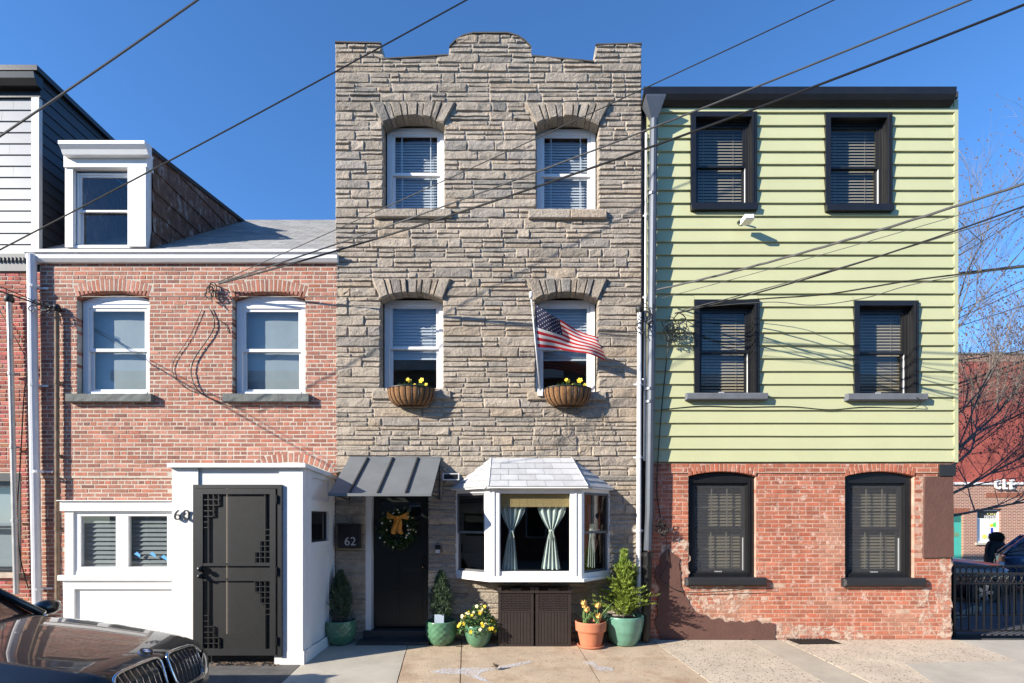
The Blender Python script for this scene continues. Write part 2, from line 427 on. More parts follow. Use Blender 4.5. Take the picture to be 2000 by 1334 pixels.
def brick_wall(parent, matb, x0, x1, z0, z1, ops, yf, course, blen, colf, skip=None, proud=None, keep=300, jt=.0068, score=None, depth=.10):
    """every brick is laid; the `keep` best-seen ones are objects, the rest one joined part"""
    bricks = []; n = int(round((z1 - z0) / course)); ch = (z1 - z0) / n
    for r in range(n):
        a = z0 + r * ch; b = a + ch
        header = (r % 7 == 3); L = blen / 2 if header else blen
        off = (0 if r % 2 else L / 2) + U(-.01, .01)
        for ia, ib in intervals(x0, x1, a, b, ops):
            x = x0 + off + math.floor((ia - x0 - off) / L) * L
            while x < ib - .01:
                p, q = max(x, ia), min(x + L, ib)
                if ia < x and ib - (x + L) < .045: q = ib
                if q - p > .03 and not (skip and skip((p + q) / 2, (a + b) / 2)):
                    bricks.append((p + jt, q - jt, a + jt * .9, b - jt * .9))
                if q == ib: break
                x += L
    sc = score or (lambda k: -(math.hypot((k[0] + k[1]) / 2, 1.2 * ((k[2] + k[3]) / 2 - 1.9))) + (k[1] - k[0]))
    bricks.sort(key=sc, reverse=True); rest = MB()
    for i, k in enumerate(bricks):
        y = yf + max(-.003, min(.0012, random.gauss(0, .0013))) - (proud((k[2] + k[3]) / 2) if proud else 0)
        m = MB(); m.cur = colf((k[0] + k[1]) / 2, (k[2] + k[3]) / 2)
        j = lambda: U(-.0022, .0022)
        m.cbox(k[0] + j(), k[1] + j(), y, yf + depth, k[2] + j(), k[3] + j(), U(.003, .0065))
        if i < keep: m.obj('brick', matb, parent)
        else: rest.add(m)
    if rest.f: rest.obj('bricks', matb, parent, kind='stuff')
    return bricks

def dh_window(parent, x0, x1, z0, z1, y, fmat, glassm, fr=.05, sash=.042, blind=None, grid=None, depth=.08, smat=None, name='window', label=None, screen=False, mid=.5, bmat=None):
    """double-hung window: outer frame (the part) with sashes, panes and a blind as its pieces"""
    smat = smat or fmat
    f = MB()
    f.box(x0, x0 + fr, y, y + depth, z0, z1); f.box(x1 - fr, x1, y, y + depth, z0, z1)
    f.box(x0 + fr, x1 - fr, y + .002, y + depth, z1 - fr, z1); f.box(x0 + fr, x1 - fr, y - .01, y + depth, z0, z0 + fr * .8)
    w = f.obj(name, fmat, parent, label=label)
    a, b = x0 + fr, x1 - fr; lo, hi = z0 + fr * .8, z1 - fr; zm = lo + (hi - lo) * mid
    for k, (s0, s1, yy) in enumerate(((zm - .02, hi, y + .018), (lo, zm + .02, y + .048))):
        s = MB(); t = .028
        s.box(a + .002, a + sash, yy, yy + t, s0, s1); s.box(b - sash, b - .002, yy, yy + t, s0, s1)
        s.box(a + sash, b - sash, yy + .001, yy + t, s0, s0 + sash * (1 if k else .9)); s.box(a + sash, b - sash, yy + .001, yy + t, s1 - sash * .9, s1)
        so = s.obj('sash', smat, w)
        p = MB(); p.poly([(a + sash, yy + t * .6, s0 + sash * .9), (b - sash, yy + t * .6, s0 + sash * .9), (b - sash, yy + t * .6, s1 - sash * .9), (a + sash, yy + t * .6, s1 - sash * .9)])
        p.obj('pane', glassm, w)
        if grid:
            gmat, cols, rows = grid; g = MB(); ga, gb, g0, g1 = a + sash, b - sash, s0 + sash, s1 - sash
            for c in cols: xx = ga + (gb - ga) * c; g.box(xx - .008, xx + .008, yy + t * .6 + .006, yy + t * .6 + .016, g0, g1)
            for c in rows: zz = g0 + (g1 - g0) * c; g.box(ga, gb, yy + t * .6 + .007, yy + t * .6 + .015, zz - .007, zz + .007)
            g.obj('muntin', gmat, w)
    if screen:
        p = MB(); p.poly([(a, y + .008, lo), (b, y + .008, lo), (b, y + .008, hi), (a, y + .008, hi)]); p.obj('insect_screen', M['screen'], w)
    if blind:
        bl = MB(); by = y + depth + .05; tilt = blind.get('tilt', .5); pit = blind.get('pitch', .028); zb = blind.get('bottom', z0 + .02); zt = blind.get('top', z1 - .01)
        if blind['kind'] == 'shade':
            def fn(u, v): return (x0 + .02 + (x1 - x0 - .04) * u, by + .004 * math.sin(u * 9), zb + (zt - zb) * v)
            bl.grid(fn, 8, 2); nm = 'shade'
        else:
            z = zb
            while z < zt:
                h = pit * blind.get('w', .62); d = h * math.cos(tilt); e = h * math.sin(tilt); xa, xb = x0 + .015, x1 - .015
                bl.poly([(xa, by - d, z - e), (xb, by - d, z - e), (xb, by + d, z + e), (xa, by + d, z + e)]); z += pit
            for t in (.22, .78): xx = x0 + (x1 - x0) * t; bl.box(xx - .003, xx + .003, by - .016, by - .014, zb, zt)
            nm = 'blind'
        bl.obj(nm, bmat or blind['mat'], w)
    return w

def archfill(parent, name, mat, o, z0, y0, y1, ins=.012):
    """board that fills a segmental head above a square window frame"""
    th = o.th; pts = [(o.cx + o.h - ins, z0)]
    for i in range(13):
        a = th - 2 * th * i / 12; p = o.arc(a, o.R - ins); pts.append((max(min(p[0], o.cx + o.h - ins), o.cx - o.h + ins), max(p[1], z0 + .002)))
    pts.append((o.cx - o.h + ins, z0)); m = MB(); m.prism([pts[-1]] + pts[:-1], y0, y1); return m.obj(name, mat, parent)

def shell(parent, x0, x1, y0, y1, z0, z1, floors, mat, roofmat=None, t=.12):
    m = MB(); m.box(x0, x0 + t, y0, y1, z0, z1); m.box(x1 - t, x1, y0, y1, z0, z1); m.box(x0 + t, x1 - t, y1 - t, y1, z0, z1)
    for f in floors: m.box(x0 + t, x1 - t, y0, y1 - t, f - .08, f)
    return m.obj('room_shell', mat, parent)

def text_mesh(body, size, extr=.004, weight=0.):
    c = bpy.data.curves.new('t', 'FONT'); c.body = body; c.size = size; c.extrude = extr; c.align_x = 'CENTER'; c.align_y = 'CENTER'; c.offset = weight; c.resolution_u = 4
    o = bpy.data.objects.new('t', c); COL.objects.link(o)
    bpy.context.view_layer.update()
    me = bpy.data.meshes.new_from_object(o.evaluated_get(bpy.context.evaluated_depsgraph_get()))
    b = MB(); b.v = [(v.co.x, -v.co.z, v.co.y) for v in me.vertices]; b.c = [(1, 1, 1)] * len(b.v); b.f = [tuple(p.vertices) for p in me.polygons]; b.m = [0] * len(b.f)
    bpy.data.objects.remove(o); bpy.data.curves.remove(c); bpy.data.meshes.remove(me); return b
def put_text(body, size, at, name, mat, parent=None, sx=1., extr=.004, weight=0., **kw):
    t = text_mesh(body, size, extr, weight); t.v = [(p[0] * sx + at[0], p[1] + at[1], p[2] + at[2]) for p in t.v]
    return t.obj(name, mat, parent, **kw)

# ================================================================= THE SETTING
def ground_sheet(name, mat, x0, x1, y0, y1, z):
    m = MB(); m.poly([(x0, y0, z), (x1, y0, z), (x1, y1, z), (x0, y1, z)]); o = m.obj(name, mat); o['kind'] = 'structure'; return o
STREET = gz(-9) - .13
ground_sheet('ground', M['asphalt'], -400, 400, -300, 500, STREET - .02)
ground_sheet('street', pm('street_asphalt', (.055, .054, .053), .9, var=.25, vs=2, bump=.6, bs=120, fine=.3), -60, 60, -13, -2.95, STREET)
m = MB()
m.prismz([(-30, -2.85), (9.5, -2.85), (9.5, .02), (-30, .02)], lambda x, y: STREET - .1, lambda x, y: gz(y) - .055)
walk = m.obj('sidewalk', pm('joint_dirt', (.10, .08, .06), .95, var=.3)); walk['kind'] = 'structure'
m = MB(); m.prismz([(-30, -3.0), (9.5, -3.0), (9.5, -2.86), (-30, -2.86)], STREET - .1, gz(-2.85) + .004)
kerb = m.obj('kerb', pm('granite_kerb', (.30, .29, .28), .85, var=.2, vs=8, bump=.4)); kerb['kind'] = 'structure'
def joint(a, b):                                      # a joint through two photo points: x at any depth
    A, B = G(*a), G(*b); return lambda y: A[0] + (B[0] - A[0]) * (y - A[1]) / (B[1] - A[1])
JN = [lambda y: -14., lambda y: -9.3, lambda y: -6.6, lambda y: -4.75, joint((606, 1281), (549, 1334)), joint((795, 1265), (775, 1334)), joint((901.6, 1263), (899, 1334)),
      joint((1127.6, 1259), (1172.8, 1334)), joint((1301, 1271), (1388, 1334)), joint((1447, 1243), (1608, 1332)), joint((1521, 1247), (1701.7, 1334)), joint((1867, 1249), (1985, 1290)), lambda y: 9.45]
SL = ['foam', 'foam', 'foam', 'asphalt_patch', 'foam', 'concrete_tan', 'concrete_tan', 'concrete_tan', 'aggregate', 'concrete_strip', 'aggregate', 'foam']
M['asphalt_patch'] = pm('worn_asphalt_patch', (.13, .12, .11), .95, var=.3, vs=6, bump=.8, bs=80, fine=.4)
for i, s in enumerate(SL):
    a, b = JN[i], JN[i + 1]; cuts = [-.0, -1.42, -2.84] if s in ('foam', 'asphalt_patch') else [0., -2.84]
    for c0, c1 in zip(cuts, cuts[1:]):
        m = MB(); g = .006
        N = 8; ys = [c0 + (c1 - c0) * k / N for k in range(N + 1)]; ys[0] -= g; ys[-1] += g
        wl = lambda y, q: .006 * mnoise.noise((q * 3.1, y * 4, 0))
        poly = [(a(y) + g + wl(y, i), y) for y in ys] + [(b(y) - g + wl(y, i + 1), y) for y in reversed(ys)]
        m.prismz(poly, lambda x, y: gz(y) - .05, lambda x, y: gz(y) + (.002 if s == 'aggregate' else 0))
        m.obj('slab', M[s], walk)
q = [G(1768, 1297), G(1999, 1291), G(2040, 1345), G(1835, 1345)]
m = MB(); m.prismz([(p[0], p[1]) for p in reversed(q)], lambda x, y: gz(y) - .01, lambda x, y: gz(y) + .007); m.obj('slab', M['foam'], walk)
# side yard and the back street seen over the fence
m = MB(); m.box(6.95, 60, .55, 4.0, -.6, -.035); o = m.obj('yard', pm('dark_yard_paving', (.085, .085, .09), .9, var=.25, vs=4, bump=.4)); o['kind'] = 'structure'
m = MB(); m.box(9.5, 60, -2.85, .545, -.6, -.03); o = m.obj('corner_pavement', M['foam']); o['kind'] = 'structure'
m = MB(); m.box(5, 80, 12.5, 17.2, -.5, -.06); o = m.obj('far_pavement', pm('pale_far_pavement', (.50, .45, .36), .9, var=.1)); o['kind'] = 'structure'
m = MB(); m.box(6.95, 80, 4.0, 12.5, -.6, -.15); o = m.obj('back_street', M['asphalt']); o['kind'] = 'structure'

# ================================================================= STONE HOUSE (number 62)
SX0, SX1 = X(655), X(1253)
stone_house = thing('stone_house', 'three storey row house faced in rough tan stone with stepped parapet', 'house', ((SX0 + SX1) / 2, 0, 0))
RG = .215
def sop(a, b, crown, spring, bot): return Op(X(a), X(b), Z(bot), Z(crown), Z(spring), RG, True)
SW = [sop(749, 867, 230, 246, 413), sop(1048, 1168, 232, 248, 415), sop(744, 865, 573, 586, 765), sop(1046, 1167, 573, 587, 767)]
DOOR = Op(X(714), X(836), -.05, Z(945)); BAY = Op(-.86, 1.50, .99, 2.36)
OUT = [(640, 85), (745, 87), (746.5, 118), (876, 110), (877.5, 94), (890, 81), (905, 72), (925, 67), (992, 67), (1012, 73), (1026, 82), (1037.5, 94), (1039, 112), (1160, 123), (1163, 90), (1270, 88)]
OUT = [(X(a), Z(b)) for a, b in OUT]
def ztop(x):
    for (a, za), (b, zb) in zip(OUT, OUT[1:]):
        if a <= x <= b: return za + (zb - za) * (x - a) / (b - a)
    return OUT[0][1]
stone_wall = backing('stone_wall', M['stone_joint'], stone_house, SX0 + .01, SX1 - .01, -.05, lambda x: ztop(x) - .01, SW + [DOOR, BAY], -.004, .24, .02, [p[0] for p in OUT if SX0 < p[0] < SX1])
PAL = [((1, 1, 1), 6), ((1.09, 1.07, 1.05), 4), ((.93, .93, .94), 3), ((.82, .85, .91), 1.8), ((.68, .73, .79), .7), ((1.06, 1.0, .93), 2), ((.87, .86, .85), 2)]
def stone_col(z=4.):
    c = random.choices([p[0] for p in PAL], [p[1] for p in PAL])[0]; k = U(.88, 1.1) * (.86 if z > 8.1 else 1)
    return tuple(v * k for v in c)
stones = []
z = -.04; zmaxx = max(p[1] for p in OUT)
while z < zmaxx - .03:
    h = U(.140, .166); z1 = min(z + h, zmaxx + .05)
    iv = intervals(SX0, SX1, z, z1, SW + [DOOR, BAY])
    if z1 > Z(123):
        nv = []; xx = SX0; st = None
        xs = [SX0 + (SX1 - SX0) * k / 400 for k in range(401)]
        for x in xs:
            ok = ztop(x) > z + .03
            if ok and st is None: st = x
            if (not ok or x == xs[-1]) and st is not None: nv.append((st, x)); st = None
        iv = [(a, b) for a, b in nv if b - a > .04]
    for a, b in iv:
        x = a
        while x < b - .01:
            L = random.choice((.24, .34, .45, .56, .62, .70)) * U(.85, 1.1)
            if b - x - L < .2: L = b - x if b - x < .75 else (b - x) * U(.4, .6)
            L = min(L, b - x); xe = x + L
            t = R()
            if t < .33 or L < .22: stones.append((x, xe, z, z1))
            else:
                zm = z + (z1 - z) * U(.38, .62)
                for lo, hi in ((z, zm), (zm, z1)):
                    if R() < .42 and L > .4: xm = x + L * U(.3, .7); stones += [(x, xm, lo, hi), (xm, xe, lo, hi)]
                    else: stones.append((x, xe, lo, hi))
            x = xe
    z = z1
def stone_mesh(k, seed):
    a, b, c, d = k; g = .0045; a += g; b -= g; c += g * .9; d -= g * .9
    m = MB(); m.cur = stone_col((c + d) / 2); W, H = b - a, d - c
    nx = max(1, min(5, int(round(W / .11)))); ny = 1 if H < .1 else 2
    iu, iv = min(.18, .016 / W), min(.25, .014 / H)
    us = [0] + [iu + (1 - 2 * iu) * i / nx for i in range(nx + 1)] + [1]; vs = [0] + [iv + (1 - 2 * iv) * i / ny for i in range(ny + 1)] + [1]
    base = U(.015, .028); sx, sz = U(-.006, .006), U(-.010, .004); ids = []; amp = .017 if H > .1 else .010
    for jv, v in enumerate(vs):
        row = []
        for iu_, u in enumerate(us):
            x = a + W * u; zz = c + H * v; edge = u in (0, 1) or v in (0, 1)
            if edge: y = -.002 + U(-.004, .002); x += U(-.0025, .0025); zz += U(-.0025, .0025)
            else:
                y = -(base + sx * (u - .5) * 2 + sz * (v - .5) * 2 + amp * mnoise.noise((x * 6, zz * 14, seed * 1.7))); x += U(-.007, .007); zz += U(-.004, .004)
                if 1 < iu_ < len(us) - 2: x += U(-.025, .025); 
                if 1 < jv < len(vs) - 2: zz += U(-.022, .022); y -= U(-.004, .010)
            zz = min(zz, ztop(x) - .004); row.append(m.vert((x, y, zz)))
        ids.append(row)
    NX, NY = len(us) - 1, len(vs) - 1
    for j in range(NY):
        for i in range(NX):
            q = (ids[j][i], ids[j][i + 1], ids[j + 1][i + 1], ids[j + 1][i])
            if R() < .5: m.face((q[0], q[1], q[2])); m.face((q[0], q[2], q[3]))
            else: m.face((q[0], q[1], q[3])); m.face((q[1], q[2], q[3]))
    rim = ids[0] + [r[-1] for r in ids[1:]] + ids[-1][-2::-1] + [ids[j][0] for j in range(NY - 1, 0, -1)]
    bk = [m.vert((m.v[i][0], .16, m.v[i][2])) for i in rim]
    for i in range(len(rim)):
        j = (i + 1) % len(rim); m.face((bk[i], bk[j], rim[j], rim[i]))
    return m
stones.sort(key=lambda k: -((k[1] - k[0]) * (k[3] - k[2])) / (1 + .02 * math.hypot((k[0] + k[1]) / 2, (k[2] + k[3]) / 2 - 1.9)))
rest = MB()
for i, k in enumerate(stones):
    s = stone_mesh(k, i)
    if i < 300: s.obj('stone', M['stone'], stone_wall)
    else: rest.add(s)
if rest.f: rest.obj('stones', M['stone'], stone_wall, kind='stuff')
m = MB()
for (a, za), (b, zb) in zip(OUT, OUT[1:]):
    a2, b2 = max(a, SX0), min(b, SX1)
    if b2 - a2 < .03: continue
    m.prism([(a2, za - .006), (b2, zb - .006), (b2, zb + .014), (a2, za + .014)], -.03, .26)
m.obj('coping', pm('dark_coping', (.07, .065, .06), .8, var=.2), stone_house)
quick('roof', M['asphalt'], stone_house, (SX0 + .02, SX1 - .02, .24, 7, Z(150), Z(150) + .06))
shell(stone_house, SX0 + .02, SX1 - .02, .245, 7, -.05, Z(152), (.9, 3.05, 5.75), M['interior_dark'])
for i, o in enumerate(SW):
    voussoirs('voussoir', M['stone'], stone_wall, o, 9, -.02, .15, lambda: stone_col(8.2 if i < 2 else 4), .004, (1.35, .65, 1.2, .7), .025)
    m = MB(); sa, sb = o.x0 - .13, o.x1 + .13; zt = o.z0
    xm = sa + (sb - sa) * U(.5, .62)
    for p, q in ((sa, xm), (xm, sb)):
        m = MB(); m.cur = stone_col(); m.cbox(p + .003, q - .003, -.075 if i < 2 else -.055, .15, zt - .125, zt + .004, .012); m.obj('sill', M['stone'], stone_house)
    top = i < 2
    yw = .185
    bl = dict(kind='mini', mat=M['blind_white'], pitch=.05 if not top else .045, tilt=1.15, bottom=o.z0 + (.0 if top else .62), top=o.zs)
    wz1 = o.zc - (.02 if top else .03)
    w = dh_window(stone_house, o.x0 + .01, o.x1 - .01, o.z0 + .005, wz1, yw, M['vinyl'], M['glass'], fr=.075, sash=.05,
                  blind=bl, grid=(M['vinyl'], (.16, .84), ()) if top else None, smat=M['vinyl'])
# front door, awning
dx0, dx1 = DOOR.x0, DOOR.x1
door_y = .16
m = MB(); m.box(dx0 + .085, dx1 - .005, door_y, door_y + .05, .17, 2.28)
for (u0, u1, v0, v1) in ((.12, .46, .12, .62), (.54, .88, .12, .62), (.12, .46, .70, 1.15), (.54, .88, .70, 1.15)):
    w = dx1 - dx0 - .09; xa = dx0 + .085; m.box(xa + w * u0, xa + w * u1, door_y - .008, door_y, .17 + v0, .17 + v1)
door = m.obj('door', M['door'], stone_house, label='dark green black front door under the metal awning')
quick('door_frame', M['white'], stone_house, (dx0 - .015, dx0 + .08, .02, .2, .0, 2.3), (dx0 + .08, dx1, .10, .2, 2.285, 2.38))
m = MB(); m.lathe([(.0, -.055), (.028, -.05), (.032, -.03), (.014, -.02), (.014, 0)], (dx1 - .09, door_y, 1.12), 12, axis='y'); m.lathe([(.0, -.02), (.03, -.018), (.03, 0)], (dx1 - .09, door_y, 1.27), 12, axis='y')
m.obj('door_knob', pm('dark_bronze', (.06, .045, .03), .3, metal=.9), door, smooth=True)
pz = MB(); 
for k in range(1): pz.box(dx0 + .2, dx1 - .14, door_y - .006, door_y - .001, 1.95, 2.16)
pz.obj('pane', M['glass_dark'], door)
quick('threshold', pm('dark_step', (.05, .045, .042), .7, var=.2, bump=.3), stone_house, (dx0 - .03, dx1 + .02, -.04, .3, -.05, .15), (dx0 - .06, dx1 + .06, -.30, -.042, -.06, .035))
AX0, AX1, AZ0, AZ1, AD = X(683), X(861), 2.24, 2.83, .90
def awn(x, t, n=0.):                                   # point on the awning sheet, t = 0 wall .. 1 lip
    nx, nz = -(AZ1 - AZ0), -AD; l = math.hypot(nx, nz)
    return (x, -AD * t - .03 + n * (AZ0 - AZ1) / l, AZ1 + (AZ0 - AZ1) * t + n * AD / l)
m = MB(); A = [awn(AX0, 0), awn(AX1, 0), awn(AX1, 1), awn(AX0, 1)]; B = [awn(AX0, 0, -.012), awn(AX1, 0, -.012), awn(AX1, 1, -.012), awn(AX0, 1, -.012)]
va = [m.vert(p) for p in A]; vb = [m.vert(p) for p in B]; m.face(va[::-1]); m.face(vb)
for i in range(4): j = (i + 1) % 4; m.face((va[i], va[j], vb[j], vb[i]))
m.box(AX0, AX1, -AD - .036, -AD - .026, AZ0 - .035, AZ0 + .004)
awning = m.obj('awning', M['awning'], stone_house, label='dark grey standing seam metal awning over the front door')
for k, px in enumerate((719, 768, 816.5)):
    x = X(px); m = MB(); q = [awn(x - .011, 0), awn(x + .011, 0), awn(x + .011, 1), awn(x - .011, 1)]; t = [awn(x - .011, 0, .028), awn(x + .011, 0, .028), awn(x + .011, 1, .028), awn(x - .011, 1, .028)]
    va = [m.vert(p) for p in q]; vb = [m.vert(p) for p in t]; m.face(vb[::-1])
    for i in range(4): j = (i + 1) % 4; m.face((va[j], va[i], vb[i], vb[j]))
    m.obj('seam', pm('seam_metal', (.05, .052, .054), .5, metal=.3) if not k else bpy.data.materials['seam_metal'], awning)
for x in (AX0 + .012, AX1 - .012):
    m = MB(); m.tube([awn(x, .97, -.02), (x, -.04, AZ0 - .05)], .011, 6); m.tube([(x, -.04, AZ0 - .06), (x, -.04, AZ1 - .02)], .011, 6); m.obj('bracket', M['charcoal'], awning)
m = MB(); m.box(AX0, AX1, -.045, -.025, AZ1 - .01, AZ1 + .03); m.obj('flashing', M['awning'], awning)

# bay window
BA, BB, BC, BD = (-.89, .0), (-.285, -.5), (1.02, -.5), (1.535, .0)
BZ0, BZ1 = .97, 2.365
def obox(m, p, q, u0, u1, d0, d1, z0, z1):            # box along the plan line p->q, d inwards
    dx, dy = q[0] - p[0], q[1] - p[1]; L = math.hypot(dx, dy); dx /= L; dy /= L; nx, ny = -dy, dx
    pl = [(p[0] + dx * u + nx * d, p[1] + dy * u + ny * d) for u, d in ((u0, d0), (u1, d0), (u1, d1), (u0, d1))]
    m.prismz(pl[::-1] if False else pl, z0, z1)
def seg(p, q): return math.hypot(q[0] - p[0], q[1] - p[1])
m = MB()
pl = [(BA[0] - .02, .02), (BB[0] - .03, BB[1] - .035), (BC[0] + .03, BC[1] - .035), (BD[0] + .02, .02)]
m.prismz(pl, BZ0, BZ0 + .045)
ins = lambda p, k: (p[0] + (.35 - p[0]) * k, p[1] * (1 - k * 1.2))
m.prismz([BA, BB, BC, BD], BZ0 + .045, BZ0 + .09); m.prismz([BA, BB, BC, BD], BZ1 - .05, BZ1)
FZ0, FZ1 = BZ0 + .09, BZ1 - .05
Lf = seg(BB, BC)
obox(m, BB, BC, .0, .115, .0, .09, FZ0, FZ1); obox(m, BB, BC, Lf - .17, Lf, .0, .09, FZ0, FZ1)
obox(m, BB, BC, .02, .03, -.012, -.0005, FZ0, FZ1); obox(m, BB, BC, Lf - .09, Lf - .075, -.012, -.0005, FZ0, FZ1); obox(m, BB, BC, .085, .10, -.012, -.0005, FZ0, FZ1)
obox(m, BB, BC, .115, Lf - .17, .01, .09, FZ0, FZ0 + .06); obox(m, BB, BC, .115, Lf - .17, .01, .09, FZ1 - .05, FZ1)
for p, q, fl in ((BA, BB, 1), (BC, BD, 0)):
    L = seg(p, q); a, b = (.035, L - .16) if fl else (.06, L - .035)
    obox(m, p, q, .0, a, .0, .07, FZ0, FZ1); obox(m, p, q, b, L, .0, .07, FZ0, FZ1)
    obox(m, p, q, a, b, .005, .07, FZ0, FZ0 + .03); obox(m, p, q, a, b, .005, .07, FZ1 - .03, FZ1)
bay = m.obj('bay_window', M['white'], stone_house, label='white three sided bay window with pale shingled roof')
m = MB()
def pane_on(p, q, u0, u1, d, z0, z1, mat, nm='pane'):
    m = MB(); dx, dy = q[0] - p[0], q[1] - p[1]; L = math.hypot(dx, dy); dx /= L; dy /= L; nx, ny = -dy, dx
    c = lambda u, z: (p[0] + dx * u + nx * d, p[1] + dy * u + ny * d, z)
    m.poly([c(u0, z0), c(u1, z0), c(u1, z1), c(u0, z1)]); return m.obj(nm, mat, bay)
pane_on(BB, BC, .115, Lf - .17, .05, FZ0 + .06, FZ1 - .05, glass('clear_bay_glass', (.88, .90, .90), 1.2))
sash_dark = pm('dark_sash', (.10, .10, .105), .5)
for p, q, fl in ((BA, BB, 1), (BC, BD, 0)):
    L = seg(p, q); a, b = (.035, L - .16) if fl else (.06, L - .035); zm = 1.69
    for z0, z1, d in ((zm - .018, FZ1 - .03, .015), (FZ0 + .03, zm + .018, .04)):
        m = MB(); t = .035
        obox(m, p, q, a, a + t, d, d + .022, z0, z1); obox(m, p, q, b - t, b, d, d + .022, z0, z1)
        obox(m, p, q, a + t, b - t, d + .001, d + .021, z0, z0 + t); obox(m, p, q, a + t, b - t, d + .001, d + .021, z1 - t, z1)
        m.obj('sash', sash_dark, bay); pane_on(p, q, a + t, b - t, d + .012, z0 + t, z1 - t, M['glass_dark'])
m = MB(); m.prismz([(BA[0] + .02, .25), (BA[0] + .12, -.0), (BB[0] + .05, BB[1] + .1), (BC[0] - .05, BC[1] + .1), (BD[0] - .12, 0), (BD[0] - .02, .25)], BZ0 + .09, BZ0 + .11)
m.obj('window_seat', M['interior_dark'], bay)
# bay roof
EA, EB, EC, ED = (-.97, .0), (-.335, -.585), (1.10, -.585), (1.60, .0); TZ, EZ = 2.84, 2.355; TB, TC = X(960), X(1116)
m = MB()
r0 = [m.vert((*p, EZ)) for p in (EA, EB, EC, ED)]; r1 = [m.vert((x, -.02, TZ)) for x in (TB, TC)]; low = [m.vert((*p, EZ - .018)) for p in (EA, EB, EC, ED)]
m.face((r0[0], r0[1], r1[0])); m.face((r0[1], r0[2], r1[1], r1[0])); m.face((r0[2], r0[3], r1[1])); m.face(low[::-1])
for i in range(3): m.face((low[i], low[i + 1], r0[i + 1], r0[i]))
m.obj('bay_roof', M['white'], bay)
def roof_shingles(b0, b1, t0, t1, rows, tab, parent):
    b0, b1, t0, t1 = map(Vector, (b0, b1, t0, t1)); n = (b1 - b0).cross((t0 + t1) / 2 - b0).normalized()
    if n.z < 0: n = -n
    for r in range(rows):
        v0, v1 = r / rows, min(1, (r + 1.12) / rows)
        L0, R0 = b0.lerp(t0, v0), b1.lerp(t1, v0); L1, R1 = b0.lerp(t0, v1), b1.lerp(t1, v1)
        w = (R0 - L0).length; us = [0]; x = tab * (.55 if r % 2 else 1) * U(.9, 1.1)
        while x < w - tab * .35: us.append(x / w); x += tab * U(.97, 1.03)
        us.append(1)
        for u0, u1 in zip(us, us[1:]):
            m = MB(); k = U(.9, 1.08); m.cur = (k, k, k * U(.99, 1.02)); g = .003 / w; e0 = .015 + U(0, .004)
            lo = [L0.lerp(R0, u0 + g), L0.lerp(R0, u1 - g)]; hi = [L1.lerp(R1, u1 - g), L1.lerp(R1, u0 + g)]
            dn = (b0 - t0) * 0
            T = [lo[0] + n * e0, lo[1] + n * e0, hi[0] + n * .004, hi[1] + n * .004]; Bt = [lo[0] + n * .001, lo[1] + n * .001, hi[0] + n * .001, hi[1] + n * .001]
            va = [m.vert(p) for p in T]; vb = [m.vert(p) for p in Bt]; m.face(va)
            for i in range(4): j = (i + 1) % 4; m.face((vb[i], vb[j], va[j], va[i]))
            m.obj('shingle', M['shingle_light'], parent)
e3 = lambda p: (p[0], p[1], EZ)
roof_shingles(e3(EB), e3(EC), (TB, -.02, TZ), (TC, -.02, TZ), 5, .27, bay)
roof_shingles(e3(EA), e3(EB), (TB - .01, -.005, TZ - .01), (TB, -.02, TZ), 5, .30, bay)
roof_shingles(e3(EC), e3(ED), (TC, -.02, TZ), (TC + .01, -.005, TZ - .01), 5, .30, bay)
for p, q in ((EB, TB), (EC, TC)):                      # hip caps
    for k in range(5):
        m = MB(); kk = U(.95, 1.08); m.cur = (kk, kk, kk); a, b = Vector((*p, EZ)), Vector((q, -.02, TZ)); s0 = a.lerp(b, k / 5); s1 = a.lerp(b, min(1, (k + 1.1) / 5)); up = Vector((0, -.25, 1)).normalized()
        for sg in (-1, 1):
            sd = Vector((sg * .085, .05 if True else 0, -.055)); m.poly([s0 + up * .028, s0 + sd + up * .02, s1 + sd + up * .015, s1 + up * .018][::sg])
        m.obj('hip_shingle', M['shingle_light'], bay)

# ================================================================= BRICK HOUSE (number 60)
BX0, BX1 = X(80), X(660)
brick_house = thing('brick_house', 'two storey red brick row house with white gutter, dormer and grey shingle roof', 'house', ((BX0 + BX1) / 2, 0, 0))
BW = [Op(X(152), X(292), Z(771), Z(570), Z(582), .205), Op(X(455), X(596), Z(771), Z(571), Z(583), .205)]
LOWW = Op(X(148), X(340), Z(1114), Z(1002)); VEST = Op(X(497), X(640), -.05, Z(903), Z(922), .15)
BTOP = Z(505)
def bcol(x, z):
    k = U(.8, 1.15); c = random.choices([(1, 1, 1), (1.12, 1.1, 1.05), (.85, .8, .8), (.72, .72, .76), (1.15, .95, .85), (1.25, 1.3, 1.3)], [6, 4, 3, 1.5, 3, 1.6])[0]
    return (c[0] * k, c[1] * k, c[2] * k)
bwall = backing('brick_wall', M['mortar'], brick_house, BX0, BX1, -.05, BTOP, BW + [LOWW, VEST], .003, .25, .006)
backz = Z(580)
for za_, zb_, yy_ in ((Z(934), Z(580), -.009), (Z(580), BTOP - .01, -.019)):
    backing('mortar_bed', M['mortar'], bwall, BX0, BX1, za_ + .002, zb_, [Op(o.x0, o.x1, max(za_, o.z0), min(zb_, o.zc)) for o in BW if o.z0 < zb_ and o.zc > za_], yy_, .0029, .006)
ZB = Z(580)
brick_wall(bwall, M['brick'], BX0 - .0, BX1, -.05, BTOP - .01, BW + [LOWW, VEST], 0., .0652, .208, bcol,
           skip=lambda x, z: (x > X(340) and z < Z(925) and x < X(640)) or (X(134) < x < X(345) and z < Z(985)), proud=lambda z: .022 if z > ZB else (.012 if z > Z(934) else 0), keep=290)
